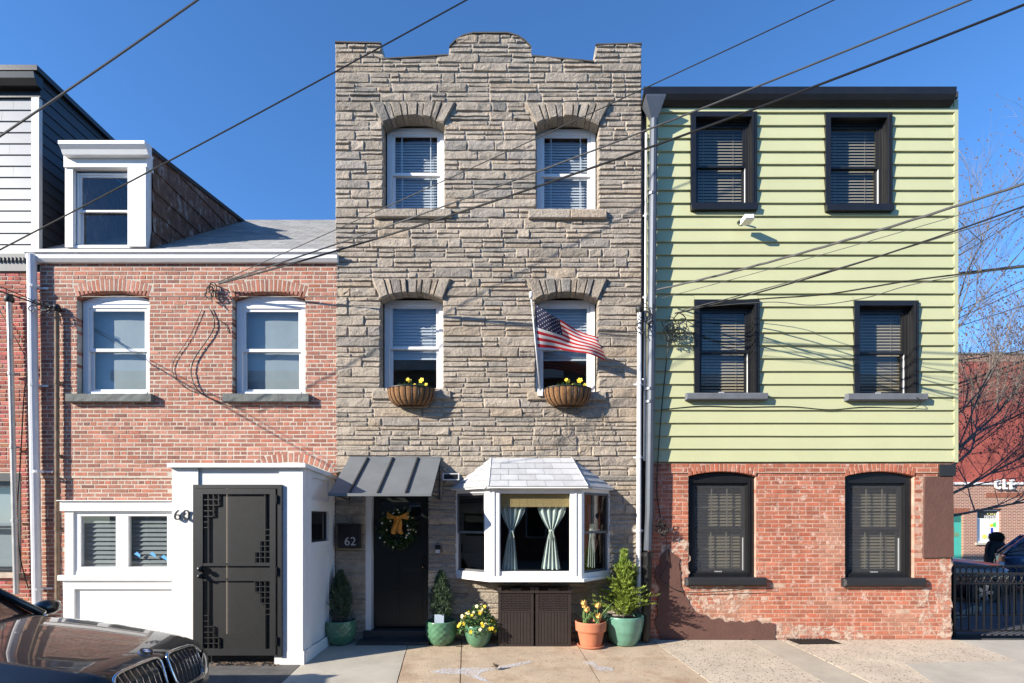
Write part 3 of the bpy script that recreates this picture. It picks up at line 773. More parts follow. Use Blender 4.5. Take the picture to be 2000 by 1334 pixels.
for o in BW:
    voussoirs('voussoir', M['brick'], bwall, o, 18, -.013, .1, lambda: bcol(0, 0), .005)
    m = MB(); m.grid(lambda u, v: (o.x0 - .11 + (o.x1 - o.x0 + .2) * u, -.10 + .0 + .012 * mnoise.noise((u * 9, v * 4, o.x0)), o.z0 - .125 + .118 * v), 14, 2)
    m.box(o.x0 - .11, o.x1 + .09, -.09, .1, o.z0 - .125, o.z0 - .006); m.obj('sill', M['greysill'], brick_house)
    zt = o.zs - .035
    w = dh_window(brick_house, o.x0 + .012, o.x1 - .012, o.z0 - .002, zt, .085, M['vinyl'], M['glass'], fr=.085, sash=.05, blind=dict(kind='shade', mat=M['shade']))
    archfill(w, 'head_board', M['vinyl'], o, zt + .001, .09, .13)
voussoirs('voussoir', M['brick'], bwall, VEST, 15, -.004, .1, lambda: bcol(0, 0), .006)
shell(brick_house, BX0 + .01, BX1 - .01, .255, 6, -.05, BTOP, (.1, 3.0, 5.9), M['interior'])
# white window unit low on the wall
m = MB(); u0, u1 = X(132), X(345)
yw = -.075
m.box(u0 - .03, u1, yw - .03, .02, Z(998), Z(979)); m.box(u0 - .06, u1, yw - .06, .02, Z(979), Z(979) + .012)
m.box(u0 + .02, u0 + .15, yw, .02, Z(1122), Z(998)); m.box(u0 - .05, u1, yw - .05, .02, Z(1132), Z(1122)); m.box(u0, u1, yw - .01, .02, Z(1149), Z(1132))
m.box(u0, u0 + .17, yw - .005, .02, -.05, Z(1149)); m.box(u0 + .17, u1, yw + .03, .02, -.05, Z(1149))
m.box(u0 + .15, u1, yw + .02, .02, Z(1122), Z(1114)); m.box(u0 + .15, u1, yw + .02, .02, Z(1003), Z(998))
unit = m.obj('window_surround', M['white'], brick_house)
xm = X(243)
for i, (a, b) in enumerate(((u0 + .15, xm), (xm, u1 - .02))):
    m = MB(); t = .095; z0, z1 = Z(1114), Z(1003)
    m.box(a, a + t, -.05, .02, z0, z1); m.box(b - t, b, -.05, .02, z0, z1); m.box(a + t, b - t, -.048, .02, z0, z0 + .06); m.box(a + t, b - t, -.048, .02, z1 - .04, z1)
    w = m.obj('window', M['vinyl'], brick_house)
    p = MB(); p.poly([(a + t, -.02, z0 + .06), (b - t, -.02, z0 + .06), (b - t, -.02, z1 - .04), (a + t, -.02, z1 - .04)]); p.obj('pane', M['glass'], w)
    bl = MB(); z = z0 + .04
    while z < z1: bl.poly([(a + .05, .02, z), (b - .05, .02, z), (b - .05, .055, z + .068), (a + .05, .055, z + .068)]); z += .07
    bl.obj('blind', pm('grey_slat_blind', (.20, .215, .21), .6) if not i else bpy.data.materials['grey_slat_blind'], w)
    if i:
        for k, (px, py) in enumerate(((270, 1083), (300, 1083), (322, 1089))):
            d = MB(); cx, cz = X(px), Z(py); d.prism([(cx - .05, cz + .01), (cx + .02, cz - .03), (cx + .05, cz - .05), (cx + .045, cz), (cx, cz + .045)], -.0225, -.0215); d.obj('sticker', pm('blue_sticker', (.08, .32, .62), .6) if not k else bpy.data.materials['blue_sticker'], w)
# gutter, roof
m = MB(); gx0, gx1 = X(47, -.13), X(657, -.13); zt = Z(487, -.13); prof = [(.0, zt - .165), (-.07, zt - .165), (-.105, zt - .12), (-.11, zt - .06), (-.14, zt - .04), (-.14, zt), (-.125, zt), (-.12, zt - .03), (-.0, zt - .03)]
m.prismx(prof[::-1], gx0, gx1); gutter = m.obj('gutter', M['white'], brick_house)
RZ, RP = Z(488), .74
def roofz(y): return RZ + RP * y
RYR = 3.0
m = MB(); m.poly([(BX0 - .1, -.02, roofz(-.02)), (BX1, -.02, roofz(-.02)), (BX1, RYR, roofz(RYR)), (BX0 - .1, RYR, roofz(RYR))]); m.poly([(BX0 - .1, RYR, roofz(RYR)), (BX1, RYR, roofz(RYR)), (BX1, 6, roofz(0)), (BX0 - .1, 6, roofz(0))])
m.poly([(BX0 - .1, -.02, RZ - .12), (BX1, -.02, RZ - .12), (BX1, -.02, RZ - .015), (BX0 - .1, -.02, RZ - .015)]); m.poly([(BX0 - .1, -.02, RZ - .12), (BX0 - .1, 6, RZ - .12), (BX1, 6, RZ - .12), (BX1, -.02, RZ - .12)])
roof = m.obj('roof', M['shingle_grey'], brick_house)
m = MB(); ny = 22
nrm = Vector((0, -RP, 1)).normalized()
for r in range(ny):
    y0, y1 = -.04 + (RYR + .04) * r / ny, -.04 + (RYR + .04) * (r + 1.1) / ny; x = BX0 - .1 - (.15 if r % 2 else 0)
    while x < BX1:
        a, b = max(x, BX0 - .1), min(x + .3, BX1 - .003); x += .3
        if b - a < .02: continue
        if b < X(285) - .0 and y0 < 2.4: continue
        k = U(.86, 1.1); m.cur = (k, k, k); e = .012
        q = [(a + .003, y0, roofz(y0) + e + .002), (b - .003, y0, roofz(y0) + e + .002), (b - .003, y1, roofz(y1) + .004), (a + .003, y1, roofz(y1) + .004)]; m.poly(q)
        m.poly([(a + .003, y0, roofz(y0)), (b - .003, y0, roofz(y0)), q[1], q[0]])
m.obj('shingles', M['shingle_grey'], roof, kind='stuff')
chim = MB(); chim.box(BX1 - .28, BX1 - .02, RYR + .3, RYR + .7, roofz(RYR) - .6, roofz(RYR) + .28); chim.box(BX1 - .3, BX1 - .0, RYR + .28, RYR + .72, roofz(RYR) + .2, roofz(RYR) + .27); chim.obj('chimney', M['greysill'], roof)
# dormer
DX0, DX1, DZ0 = X(128), X(287), Z(483); DZ1 = Z(300); DSL = .175
m = MB()
m.box(DX0, X(143), -.01, .12, DZ0, DZ1); m.box(X(252), DX1, -.03, .12, DZ0, Z(329)); m.box(DX0, DX1 + .02, -.035, .12, Z(329), DZ1 + .02)
m.box(X(143), X(252), .02, .12, DZ0, Z(478))
dormer = m.obj('dormer', M['white'], brick_house, label='white framed dormer with peeling brown side boards')
m = MB(); c0, c1 = X(113, -.2), X(282, -.2); zt = Z(274, -.2)
m.prismx([(-.036, zt - .16), (-.12, zt - .16), (-.15, zt - .1), (-.2, zt - .05), (-.2, zt), (-.036, zt + .02)][::-1], c0, c1); m.obj('cornice', M['white'], dormer)
def dtop(y): return DZ1 + .12 + DSL * y
DYE = (DZ1 + .12 - RZ) / (RP - DSL)
m = MB(); m.poly([(DX0, -.05, dtop(-.05)), (DX1 + .05, -.05, dtop(-.05)), (DX1 + .05, DYE + .05, dtop(DYE)), (DX0, DYE + .05, dtop(DYE))]); m.poly([(DX1 + .05, -.05, dtop(-.05) - .07), (DX1 + .05, DYE, dtop(DYE) - .07), (DX1 + .05, DYE, dtop(DYE)), (DX1 + .05, -.05, dtop(-.05))])
m.obj('dormer_roof', M['asphalt'], dormer)
m = MB(); m.poly([(DX1, .1, roofz(.1) - .1), (DX1, DYE, roofz(DYE) - .05), (DX1, .1, dtop(.1) - .02)]); m.poly([(DX0, .1, roofz(.1) - .1), (DX0, DYE, roofz(DYE) - .05), (DX0, .1, dtop(.1) - .02)]); m.obj('cheek', M['peel'], dormer)
nb = 6
for k in range(nb):                                    # lapped boards of the right cheek
    za = RZ + .02 + (dtop(2) - RZ) * k / nb; zb2 = za + (dtop(2) - RZ) / nb * 1.03
    ya = .1; y_lo = (za - RZ) / RP; y_hi = (zb2 - RZ) / RP
    tl = max(.1, (zb2 - DZ1 - .12) / DSL) if zb2 > dtop(.1) else .1
    if za > dtop(y_lo) - .02: continue
    def clip(y, z): return (DX1 + .006, y, min(z, dtop(y) - .02))
    pts = [(DX1 + .03, ya, za), (DX1 + .03, y_lo, za)]
    if zb2 < dtop(y_hi): pts += [(DX1 + .008, y_hi, zb2)]
    else: pts += [(DX1 + .02, (DYE + y_lo) / 2, roofz((DYE + y_lo) / 2)), (DX1 + .01, DYE, dtop(DYE) - .02)]
    if zb2 > dtop(ya): pts += [(DX1 + .012, min(DYE, max(ya, (zb2 - DZ1 - .12) / DSL)), min(zb2, dtop(DYE) - .02)), (DX1 + .012, ya, dtop(ya) - .02)]
    else: pts += [(DX1 + .008, ya, zb2)]
    m = MB(); m.poly(pts); b2 = [(DX1 + .002, ya, za), (DX1 + .002, y_lo, za), pts[1], pts[0]]; m.poly(b2); m.obj('board', M['peel'], dormer)
dh_window(dormer, X(145), X(251), Z(478), Z(334), .05, M['vinyl'], M['glass'], fr=.022, sash=.032, name='dormer_window')
quick('dormer_room', M['interior_dark'], dormer, (DX0 + .05, DX1 - .02, 1.2, 1.25, DZ0 - .5, DZ1))
# downspout of the brick house
m = MB(); zz = Z(505); m.tube([(X(62, -.1), -.10, zz), (X(66, -.1), -.10, Z(800, -.1)), (X(74, -.1), -.10, .02)], .062, 12)
for py in (560, 752, 921, 1150):
    xx = X(66, -.1) + (.07 if py > 900 else 0); m.box(xx - .085, xx + .17, -.05, -.035, Z(py, -.1) - .014, Z(py, -.1) + .014)
    m.lathe([(.068, -.02), (.068, .02)], (xx, -.1, Z(py, -.1)), 12)
m.obj('downspout', M['pipe_white'], brick_house, smooth=False)

# ================================================================= ENTRY VESTIBULE
VF = -1.2
vx0, vx1 = X(337, VF), X(593, VF); vz0, vz1 = gz(VF) - .02, Z(910, VF)
vest = thing('entry_vestibule', 'white wooden entrance porch with black security door, built against the brick house', 'porch', ((vx0 + vx1) / 2, VF / 2, gz(-.6)))
ds0, ds1, dzt = X(384, VF), X(550, VF), Z(949, VF)
m = MB(); m.box(vx0, ds0 - .0, VF, VF + .1, vz0, vz1); m.box(ds1, vx1, VF, VF + .1, vz0, vz1); m.box(ds0, ds1, VF + .012, VF + .1, dzt, vz1 - .025)
m.box(ds1 - .09, vx1 + .012, VF - .014, VF - .001, vz0, vz0 + .20); m.box(vx0 + .0, X(388, VF), VF - .012, VF - .001, vz0 + .3, vz1 - .005); m.box(X(546, VF), vx1 - .005, VF - .012, VF - .001, vz0 + .201, vz1 - .005)
m.obj('front_frame', M['white'], vest)
zb = Z(928) - .1
wy0, wy1, wz0, wz1 = -.95, -.28, 1.565, 2.0
m = MB()                                              # right side with its little window
x = vx1
m.box(x - .08, x - .02, VF + .1, wy0, vz0, vz1); m.box(x - .08, x - .02, wy1, .0, vz0, vz1 - .06); m.box(x - .08, x - .02, wy0, wy1, vz0, wz0); m.box(x - .08, x - .02, wy0, wy1, wz1, vz1 - .03)
for (a, b, c, d) in ((VF + .1, wy0, vz0, vz1), (wy1, -.02, vz0, vz1 - .07), (wy0, wy1, 1.40, wz0), (wy0, wy1, wz1, 2.16), (wy0, wy1, vz1 - .13, vz1 - .035)): m.box(x - .0195, x + .006, a, b, c, d)
m.box(x + .0065, x + .02, VF + .02, -.02, vz0, vz0 + .20)
m.obj('side_wall', M['white'], vest)
m = MB(); m.box(x - .06, x - .03, wy0, wy0 + .03, wz0, wz1); m.box(x - .06, x - .03, wy1 - .03, wy1, wz0, wz1); m.box(x - .06, x - .03, wy0 + .03, wy1 - .03, wz0, wz0 + .03); m.box(x - .06, x - .03, wy0 + .03, wy1 - .03, wz1 - .03, wz1)
sw = m.obj('side_window', M['charcoal'], vest); m = MB(); m.poly([(x - .045, wy0 + .03, wz0 + .03), (x - .045, wy1 - .03, wz0 + .03), (x - .045, wy1 - .03, wz1 - .03), (x - .045, wy0 + .03, wz1 - .03)]); m.obj('pane', M['glass_dark'], sw)
quick('left_wall', M['white'], vest, (vx0, vx0 + .06, VF + .1, -.03, vz0, vz1 - .04))
m = MB(); m.prismz([(vx0 - .03, VF - .07), (vx1 + .05, VF - .07), (vx1 + .05, -.02), (vx0 - .03, -.02)], lambda x, y: vz1 - .028 - .05 * (y - VF), lambda x, y: vz1 + .028 - .05 * (y - VF))
m.obj('roof', M['white'], vest)
m = MB()
for k in range(26):
    xx = U(vx0 + 1.2, vx1 + .05); yy = U(-.30, -.03); m.poly([(xx, yy, vz1 + .0 + U(.0, .02)), (xx + U(.08, .2), yy + U(-.03, .03), vz1 + U(0, .03)), (xx + U(.05, .15), yy + U(.05, .15), vz1 + U(0, .04))])
m.obj('roof_felt', M['shingle_grey'], vest)
quick('inner_door', pm('dim_inner_door', (.20, .20, .20), .5), vest, (X(505), X(632), .05, .1, .1, 2.3))
quick('floor', M['asphalt'], vest, (vx0 + .06, vx1 - .08, VF + .08, -.02, vz0, .1))
# security door
sd0, sd1, sz0, sz1 = X(381, VF), X(553, VF), Z(1281, VF), Z(947, VF)
yd = VF - .045; t = .055
m = MB(); m.box(sd0, sd0 + .045, yd, VF - .015, sz0, sz1); m.box(sd1 - .06, sd1, yd, VF - .015, sz0, sz1); m.box(sd0 + .045, sd1 - .06, yd, VF - .015, sz1 - .05, sz1)
i0, i1 = sd0 + .05, sd1 - .075; j0, j1 = sz0 + .02, sz1 - .055
y2 = yd - .012
m.box(i0, i0 + .085, y2, y2 + .035, j0, j1); m.box(i1 - .075, i1, y2, y2 + .035, j0, j1); m.box(i0 + .085, i1 - .075, y2, y2 + .035, j1 - .07, j1); m.box(i0 + .085, i1 - .075, y2, y2 + .035, j0, j0 + .085)
sdoor = m.obj('security_door', M['charcoal'], vest, label='black steel security door with stepped square grille')
a0, a1, b0, b1 = i0 + .085, i1 - .075, j0 + .085, j1 - .07
def bar(*b): quick('bar', M['charcoal'], sdoor, b)
r1, r2 = Z(1102, VF), Z(1131, VF)
for r in (r1, r2): bar(a0, a1, y2 + .004, y2 + .03, r - .018, r + .018)
px, pz = .068, .0735
for sgn, col in ((0, a0 + px), (1, a1 - px)):
    bar(col - .006, col + .006, y2 + .008, y2 + .026, r1 + .018, b1); bar(col - .006, col + .006, y2 + .008, y2 + .026, b0, r2 - .018)
def stair(xo, sx, zo, sz, cols):                      # stepped block of squares from a corner
    for c, n in enumerate(cols):
        for k in range(n):
            xa = xo + sx * px * c; za = zo + sz * pz * k; m = MB(); w = .0055
            xl, xr = min(xa, xa + sx * px), max(xa, xa + sx * px); zl, zh = min(za, za + sz * pz), max(za, za + sz * pz)
            m.box(xl - w, xl + w, y2 + .006, y2 + .024, zl, zh); m.box(xr - w, xr + w, y2 + .0065, y2 + .0245, zl, zh); m.box(xl + w, xr - w, y2 + .007, y2 + .023, zl - w, zl + w); m.box(xl + w, xr - w, y2 + .0075, y2 + .0235, zh - w, zh + w)
            m.obj('grille_square', M['charcoal'], sdoor)
stair(a0, 1, b1, -1, (6, 4, 2)); stair(a1, -1, r1 + .02, 1, (6, 4, 2)); stair(a1, -1, r2 - .02, -1, (6, 4, 2)); stair(a0, 1, b0, 1, (6, 4, 2))
m = MB(); m.poly([(a0, y2 + .032, b0), (a1, y2 + .032, b0), (a1, y2 + .032, b1), (a0, y2 + .032, b1)]); m.obj('mesh_screen', meshmat('dark_door_mesh', (.017, .0175, .018), .26), sdoor)
kx = X(399, VF)
for zz, rr in ((Z(1110, VF), .034), (Z(1124, VF), .028)):
    m = MB(); m.lathe([(0, -.075), (rr * .7, -.072), (rr, -.055), (rr * .8, -.035), (rr * .4, -.025), (rr * 1.25, -.01), (rr * 1.25, 0)], (kx, y2, zz), 14, axis='y'); m.obj('knob', M['black'], sdoor, smooth=True)
for zz in (Z(975, VF), Z(1115, VF), Z(1250, VF)): quick('hinge', M['black'], sdoor, (sd1 - .075, sd1 - .055, yd - .022, yd + .001, zz - .055, zz + .055))
n60 = thing('house_number', 'dark metal numerals 60 standing off the white porch post', 'house number', (X(360, VF), VF - .03, Z(1017, VF)))
for ch, px_ in (('6', 347), ('0', 364.5)): put_text(ch, .20, (X(px_, VF - .04), VF - .045, Z(1007, VF - .04)), 'numeral', pm('numeral_steel', (.03, .03, .032), .4) if ch == '6' else bpy.data.materials['numeral_steel'], n60, sx=1.05, extr=.012, weight=-.003)

# ================================================================= GREEN HOUSE
GX0, GX1 = X(1264), X(1860)
green_house = thing('green_house', 'three storey corner house with pale green clapboard above worn red painted brick', 'house', ((GX0 + GX1) / 2, 0, 0))
GB = Z(902); GT = Z(196)
GW = [Op(X(1357), X(1466), Z(402), Z(232)), Op(X(1619), X(1729), Z(404), Z(234)), Op(X(1364), X(1471), Z(770), Z(597)), Op(X(1675), X(1780), Z(771), Z(599))]
GL = [Op(X(1346), X(1477), Z(1128), Z(921), Z(930), .13), Op(X(1653), X(1787), Z(1129), Z(921), Z(930), .13)]
core = backing('upper_wall', M['siding'], green_house, GX0, GX1 + .02, GB - .02, GT + .02, GW, .022, .25, .0)
BE = .2035; nb = int(round((GT - GB) / BE)); BE = (GT - GB) / nb
CAS = .078
for r in range(nb):
    za = GB + r * BE; zb = za + BE; k = U(.975, 1.02); m = MB(); last = None
    ex = [Op(o.x0 - CAS + .01, o.x1 + CAS - .01, o.z0 - (.05 if i < 2 else .01), o.zc + .05) for i, o in enumerate(GW)]
    # a board may pass partly above or below a window: cut it only over the height that meets the casing
    xs = sorted({GX0 + .004, GX1 + .012} | {v for e in ex for v in (e.x0, e.x1)})
    wv = [U(-.0022, .0022) for _ in range(9)]
    def wob(x): t = (x - GX0) / (GX1 - GX0) * 8; i = min(7, max(0, int(t))); return wv[i] + (wv[i + 1] - wv[i]) * (t - i)
    for a, b in zip(xs, xs[1:]):
        mid = (a + b) / 2; lo, hi = za, zb + .012
        for e in ex:
            if e.x0 < mid < e.x1:
                if e.z0 <= za and e.zc >= zb: lo = hi
                elif e.z0 < zb <= e.zc: hi = min(hi, e.z0)
                elif e.z0 <= za < e.zc: lo = max(lo, e.zc)
        if hi - lo < .012:
            if m.f: m.obj('clapboard', M['siding'], core)
            m = MB(); continue
        m.cur = (k, k, k)
        full = lo == za
        n = max(1, int((b - a) / .5))
        for s in range(n):
            p, q = a + (b - a) * s / n, a + (b - a) * (s + 1) / n
            yl = -.027; top = .006 if hi > zb else -.002
            A = [(p, yl, lo + wob(p)), (q, yl, lo + wob(q)), (q, top, hi), (p, top, hi)]
            m.poly(A); m.poly([(p, .021, lo + wob(p) + .001), (q, .021, lo + wob(q) + .001), A[1], A[0]])
    if m.f: m.obj('clapboard', M['siding'], core)
quick('corner_trim', M['siding'], green_house, (GX1 + .012, GX1 + .075, -.022, .06, GB - .01, GT))
for i, o in enumerate(GW):
    m = MB(); yo = -.05; c = CAS
    a, b, lo, hi = o.x0, o.x1, o.z0, o.zc
    m.box(a - c, a, yo, .022, lo - .0, hi + c); m.box(b, b + c, yo, .022, lo, hi + c); m.box(a, b, yo + .001, .022, hi, hi + c)
    m.box(b + c * .15, b + c * .32, yo - .012, yo - .0005, lo, hi + c * .7); m.box(b + c * .6, b + c * .8, yo - .012, yo - .0005, lo, hi + c * .9)
    m.box(a, a + .012, .0221, .2, lo, hi); m.box(b - .012, b, .0221, .2, lo, hi); m.box(a + .012, b - .012, .0221, .2, hi - .012, hi)
    if i < 2: m.box(a - c, b + c, yo - .035, .2, lo - .10, lo - .001)
    casing = m.obj('casing', M['black'], green_house)
    w = dh_window(green_house, a + .012, b - .012, lo, hi - .012, .06, M['black'], M['glass'], fr=.035, sash=.04,
                  blind=dict(kind='mini', mat=M['blind_tan'], pitch=.048, tilt=1.05, w=.42, bottom=lo + .05))
    quick('jamb_liner', M['vinyl'], w, (b - .05, b - .047, .085, .125, lo + .05, hi - .2))
    quick('latch', M['number'], w, (a + (b - a) * .42, a + (b - a) * .52, .1, .108, lo + .045, lo + .06))
    if i >= 2:
        m = MB(); m.cbox(o.x0 - CAS - .14, o.x1 + CAS + .11, -.105, .2, lo - .105, lo - .001, .012); m.obj('sill', pm('slate_grey_sill', (.13, .14, .16), .8, var=.15, bump=.4) if i == 2 else bpy.data.materials['slate_grey_sill'], green_house)
gwall = backing('brick_wall', M['mortar_red'], green_house, GX0 + .02, GX1, -.06, GB - .02, GL, .0232, .25, .006)
backing('mortar_bed', M['mortar_red'], gwall, GX0 + .02, GX1, Z(924) + .002, GB - .021, [Op(o.x0, o.x1, Z(924), o.zc) for o in GL], .0052, .0231, .006)
def gcol(x, z):
    k = U(.82, 1.12); n1 = mnoise.noise((x * 1.3 + 7, z * 1.6, 3.)); c = random.choices([(1, 1, 1), (1.12, 1.15, 1.15), (.85, .8, .8), (1.1, .95, .9)], [6, 3, 2, 3])[0]
    worn = max(0, min(1, (n1 - .12) * 3 + (1.0 - z) * .5)) * .55
    fl = lambda v, t: v * (1 - worn) + t * worn
    e = (fl(c[0] * k, 1.12 * k), fl(c[1] * k, 1.9 * k), fl(c[2] * k, 2.2 * k))
    if R() < .02 * (1.5 if z < .9 else .1): return (1.25, 2.6, 3.2)
    return e
lowz = Z(924)
brick_wall(gwall, M['brick_paint'], GX0 + .02, GX1, -.06, GB - .025, GL, .02, .0675, .215, gcol, skip=lambda x, z: x > X(1803) and z > Z(1088) and z < Z(930), proud=lambda z: .018 if z > lowz else 0, keep=290)
for i, o in enumerate(GL):
    voussoirs('voussoir', M['brick_paint'], gwall, o, 16, .009, .12, lambda: gcol(0, 2.5), .005)
    m = MB(); m.cbox(o.x0 - .07, o.x1 + .14, -.075, .2, o.z0 - .13, o.z0 + .003, .03); m.obj('sill', M['blacksill'], green_house)
    a, b, lo, hi = o.x0, o.x1, o.z0, o.zs - .05
    m = MB(); yo = .075; t = .075; m.box(a + .006, a + t, yo, yo + .1, lo, hi + .0); m.box(b - t * 1.3, b - .006, yo, yo + .1, lo, hi); m.box(a + t, b - t * 1.3, yo + .001, yo + .1, hi - .05, hi); m.box(a + t, b - t * 1.3, yo - .012, yo + .1, lo, lo + .06)
    m.box(b - t * 1.3 + .02, b - t * 1.3 + .035, yo - .012, yo - .0005, lo + .06, hi); cs = m.obj('casing', M['black'], green_house); archfill(cs, 'head_board', M['black'], o, hi + .001, yo + .002, yo + .06)
    w = dh_window(green_house, a + t, b - t * 1.3, lo + .06, hi - .05, .115, M['charcoal'], M['glass'], fr=.03, sash=.045,
                  blind=dict(kind='mini', mat=M['blind_tan'], pitch=.05, tilt=1.0, w=.46, bottom=lo + .07), grid=(M['muntin'], (.36, .70), (.5,)), smat=M['charcoal'], screen=True)
    quick('jamb_liner', M['vinyl'], w, (b - t * 1.3 - .05, b - t * 1.3 - .04, .14, .16, lo + .1, lo + .62))
    quick('latch', M['number'], w, (a + (b - a) * .42, a + (b - a) * .53, .105, .114, lo + .075, lo + .09))
# brown stucco, dark cap and cream worn edges
m = MB(); m.prism([(X(1803), Z(1089)), (X(1862), Z(1088)), (X(1861), Z(930)), (X(1806), Z(931)), (X(1804), Z(1000))], -.012, .06); m.obj('stucco_patch', M['stucco'], green_house)
m = MB(); m.box(X(1833), X(1864), -.03, .06, Z(930) + .002, Z(907)); m.obj('stone_cap', M['charcoal'], green_house)
def patch(px_, y0, mat, name, seed):
    pts = []; n = len(px_)
    for i in range(n):
        p, q = px_[i], px_[(i + 1) % n]; L = math.hypot(q[0] - p[0], q[1] - p[1]); k = max(1, int(L / 6))
        for j in range(k):
            t = j / k; x, y = p[0] + (q[0] - p[0]) * t, p[1] + (q[1] - p[1]) * t; w = 5.; x += 9 * mnoise.noise((y * .05, seed * 3., x * .02)); y += 7 * mnoise.noise((x * .06, seed, 2.)) + 4 * mnoise.noise((x * .25, y * .25, seed))
            pts.append((X(x + w * mnoise.noise((x * .09, y * .09, seed))), max(-.055, Z(y + w * mnoise.noise((x * .09, y * .09, seed + 5.))))))
    m = MB(); m.prism(pts, y0, .05) if mat is M['stucco'] else m.poly([(p[0], y0, p[1]) for p in pts]); return m.obj(name, mat, green_house)
patch([(1286, 1252), (1512, 1252), (1511, 1218), (1480, 1213), (1440, 1217), (1395, 1208), (1362, 1196), (1345, 1178), (1331, 1140), (1329, 1092), (1318, 1082), (1300, 1076), (1290, 1080), (1284, 1110)], -.0, M['stucco'], 'stucco_patch', 1.)
patch([(1329, 1085), (1346, 1062), (1346, 1125), (1338, 1135), (1350, 1180), (1395, 1203), (1480, 1211), (1505, 1214), (1480, 1218), (1395, 1215), (1350, 1195), (1330, 1150)], .0145, M['worn_cream'], 'worn_paint_edge', 2.)
patch([(1294, 1066), (1345, 1050), (1346, 1066), (1330, 1086), (1316, 1080), (1296, 1078)], .0145, M['worn_cream'], 'worn_paint_edge', 3.)
patch([(1800, 935), (1806, 935), (1806, 1090), (1798, 1092)], .0145, M['worn_cream'], 'worn_paint_edge', 4.)
patch([(1838, 1091), (1860, 1091), (1860, 1195), (1838, 1190), (1828, 1150), (1840, 1115)], .0145, M['worn_cream'], 'worn_paint_edge', 6.)
patch([(1500, 1215), (1620, 1226), (1700, 1236), (1700, 1248), (1500, 1248)], .0145, M['worn_cream'], 'worn_paint_edge', 8.)
patch([(1790, 1150), (1812, 1145), (1830, 1240), (1795, 1235)], .0145, M['worn_cream'], 'worn_paint_edge', 10.)
patch([(1842, 1200), (1860, 1195), (1860, 1246), (1835, 1247)], .0145, M['worn_cream'], 'worn_paint_edge', 7.)
patch([(1348, 1146), (1460, 1146), (1470, 1160), (1440, 1200), (1380, 1190), (1350, 1170)], .0145, M['worn_cream'], 'worn_paint_edge', 5.)
shell(green_house, GX0 + .02, GX1, .255, 8, -.06, GT, (.1, 3.0, 5.6), M['interior_dark'])
m = MB(); m.box(GX0 - .02, GX1 + .05, -.05, 8, GT + .0, GT + .1); m.obj('roof', M['asphalt'], green_house)
m = MB(); yz = Z(170, -.14); m.prismx([(-.0, yz - .22), (-.05, yz - .215), (-.11, yz - .17), (-.14, yz - .1), (-.15, yz), (-.135, yz), (-.11, yz - .06), (.0, yz - .1)][::-1], X(1257, -.14), X(1868, -.14)); m.obj('gutter', M['gutter_black'], green_house)
m = MB(); m.box(GX0, GX1 + .012, -.035, .03, GT - .001, GT + .055); m.obj('drip_edge', M['zinc'], green_house)
# rain pipe with funnel head
m = MB(); yp = -.13
fx = X(1277, yp); ft, fb = Z(196, yp), Z(236, yp)
ds = m
for (w, zz) in ((.155, ft), (.155, ft - .02), (.05, fb)): pass
ring = [[m.vert((fx + sx * w, yp + sy * w * .8, zz)) for sx, sy in ((-1, -1), (1, -1), (1, 1), (-1, 1))] for w, zz in ((.15, ft), (.148, ft - .03), (.045, fb))]
for a, b in zip(ring, ring[1:]):
    for i in range(4): j = (i + 1) % 4; m.face((b[i], b[j], a[j], a[i]))
m.face(ring[0]); path = [(X(1277, yp), yp, fb + .01), (X(1273, yp), yp, Z(600, yp)), (X(1268, yp), yp, Z(1000, yp)), (X(1265, yp), yp, Z(1075, yp))]
m.tube(path, .062, 10)
for py in (380, 760, 785): xx = X(1275 - (py - 236) * .0115, yp); m.lathe([(.068, -.02), (.068, .02)], (xx, yp, Z(py, yp)), 10)
spout = m.obj('downspout', M['zinc'], green_house, label='galvanised rain pipe with funnel head, black at its foot')
m = MB(); m.tube([(X(1265, yp), yp, Z(1078, yp)), (X(1261, yp), yp, .02)], .07, 10); m.lathe([(.085, -.03), (.085, .03)], (X(1265, yp), yp, Z(1083, yp)), 10); m.lathe([(.078, -.015), (.078, .015)], (X(1264, yp), yp, Z(1106, yp)), 10); m.obj('pipe_foot', M['gutter_black'], spout)
quick('party_joint', M['black'], green_house, (SX1 + .003, GX0 + .018, .03, .24, -.05, GT))

# ================================================================= GREY HOUSE at the left edge
QX0, QX1 = -11.5, X(76)
grey_house = thing('grey_house', 'row house with light grey board front, dark navy side and red brick ground floor', 'house', ((QX0 + QX1) / 2, 0, 0))
QB, QT = Z(497), Z(190)
m = MB(); m.box(QX0, QX1 - .02, .05, .25, QB, QT + .4); gc = m.obj('upper_wall', M['siding_grey'], grey_house)
nb = 14
for r in range(nb):
    za = QB + (QT - QB) * r / nb; zb = QB + (QT - QB) * (r + 1) / nb; x = QX0
    while x < QX1 - .13:
        L = U(.9, 1.9); xe = min(x + L, QX1 - .12); k = U(.93, 1.05)
        if QX1 - .12 - xe < .3: xe = QX1 - .12
        m = MB(); m.cur = (k, k, k); m.poly([(x, .02, za), (xe - .003, .02, za), (xe - .003, .038, zb + .01), (x, .038, zb + .01)]); m.poly([(x, .049, za + .001), (xe - .003, .049, za + .001), (xe - .003, .02, za), (x, .02, za)]); m.obj('board', M['siding_grey'], gc); x = xe
quick('corner_board', pm('pale_trim', (.45, .45, .44), .5), grey_house, (QX1 - .12, QX1 - .0, .0, .06, QB, QT))
QTOP = 8.88
m = MB(); m.box(QX1 - .16, QX1 - .02, .0601, 7, 2, QTOP); gs = m.obj('side_wall', M['siding_navy'], grey_house)
z = Z(500)
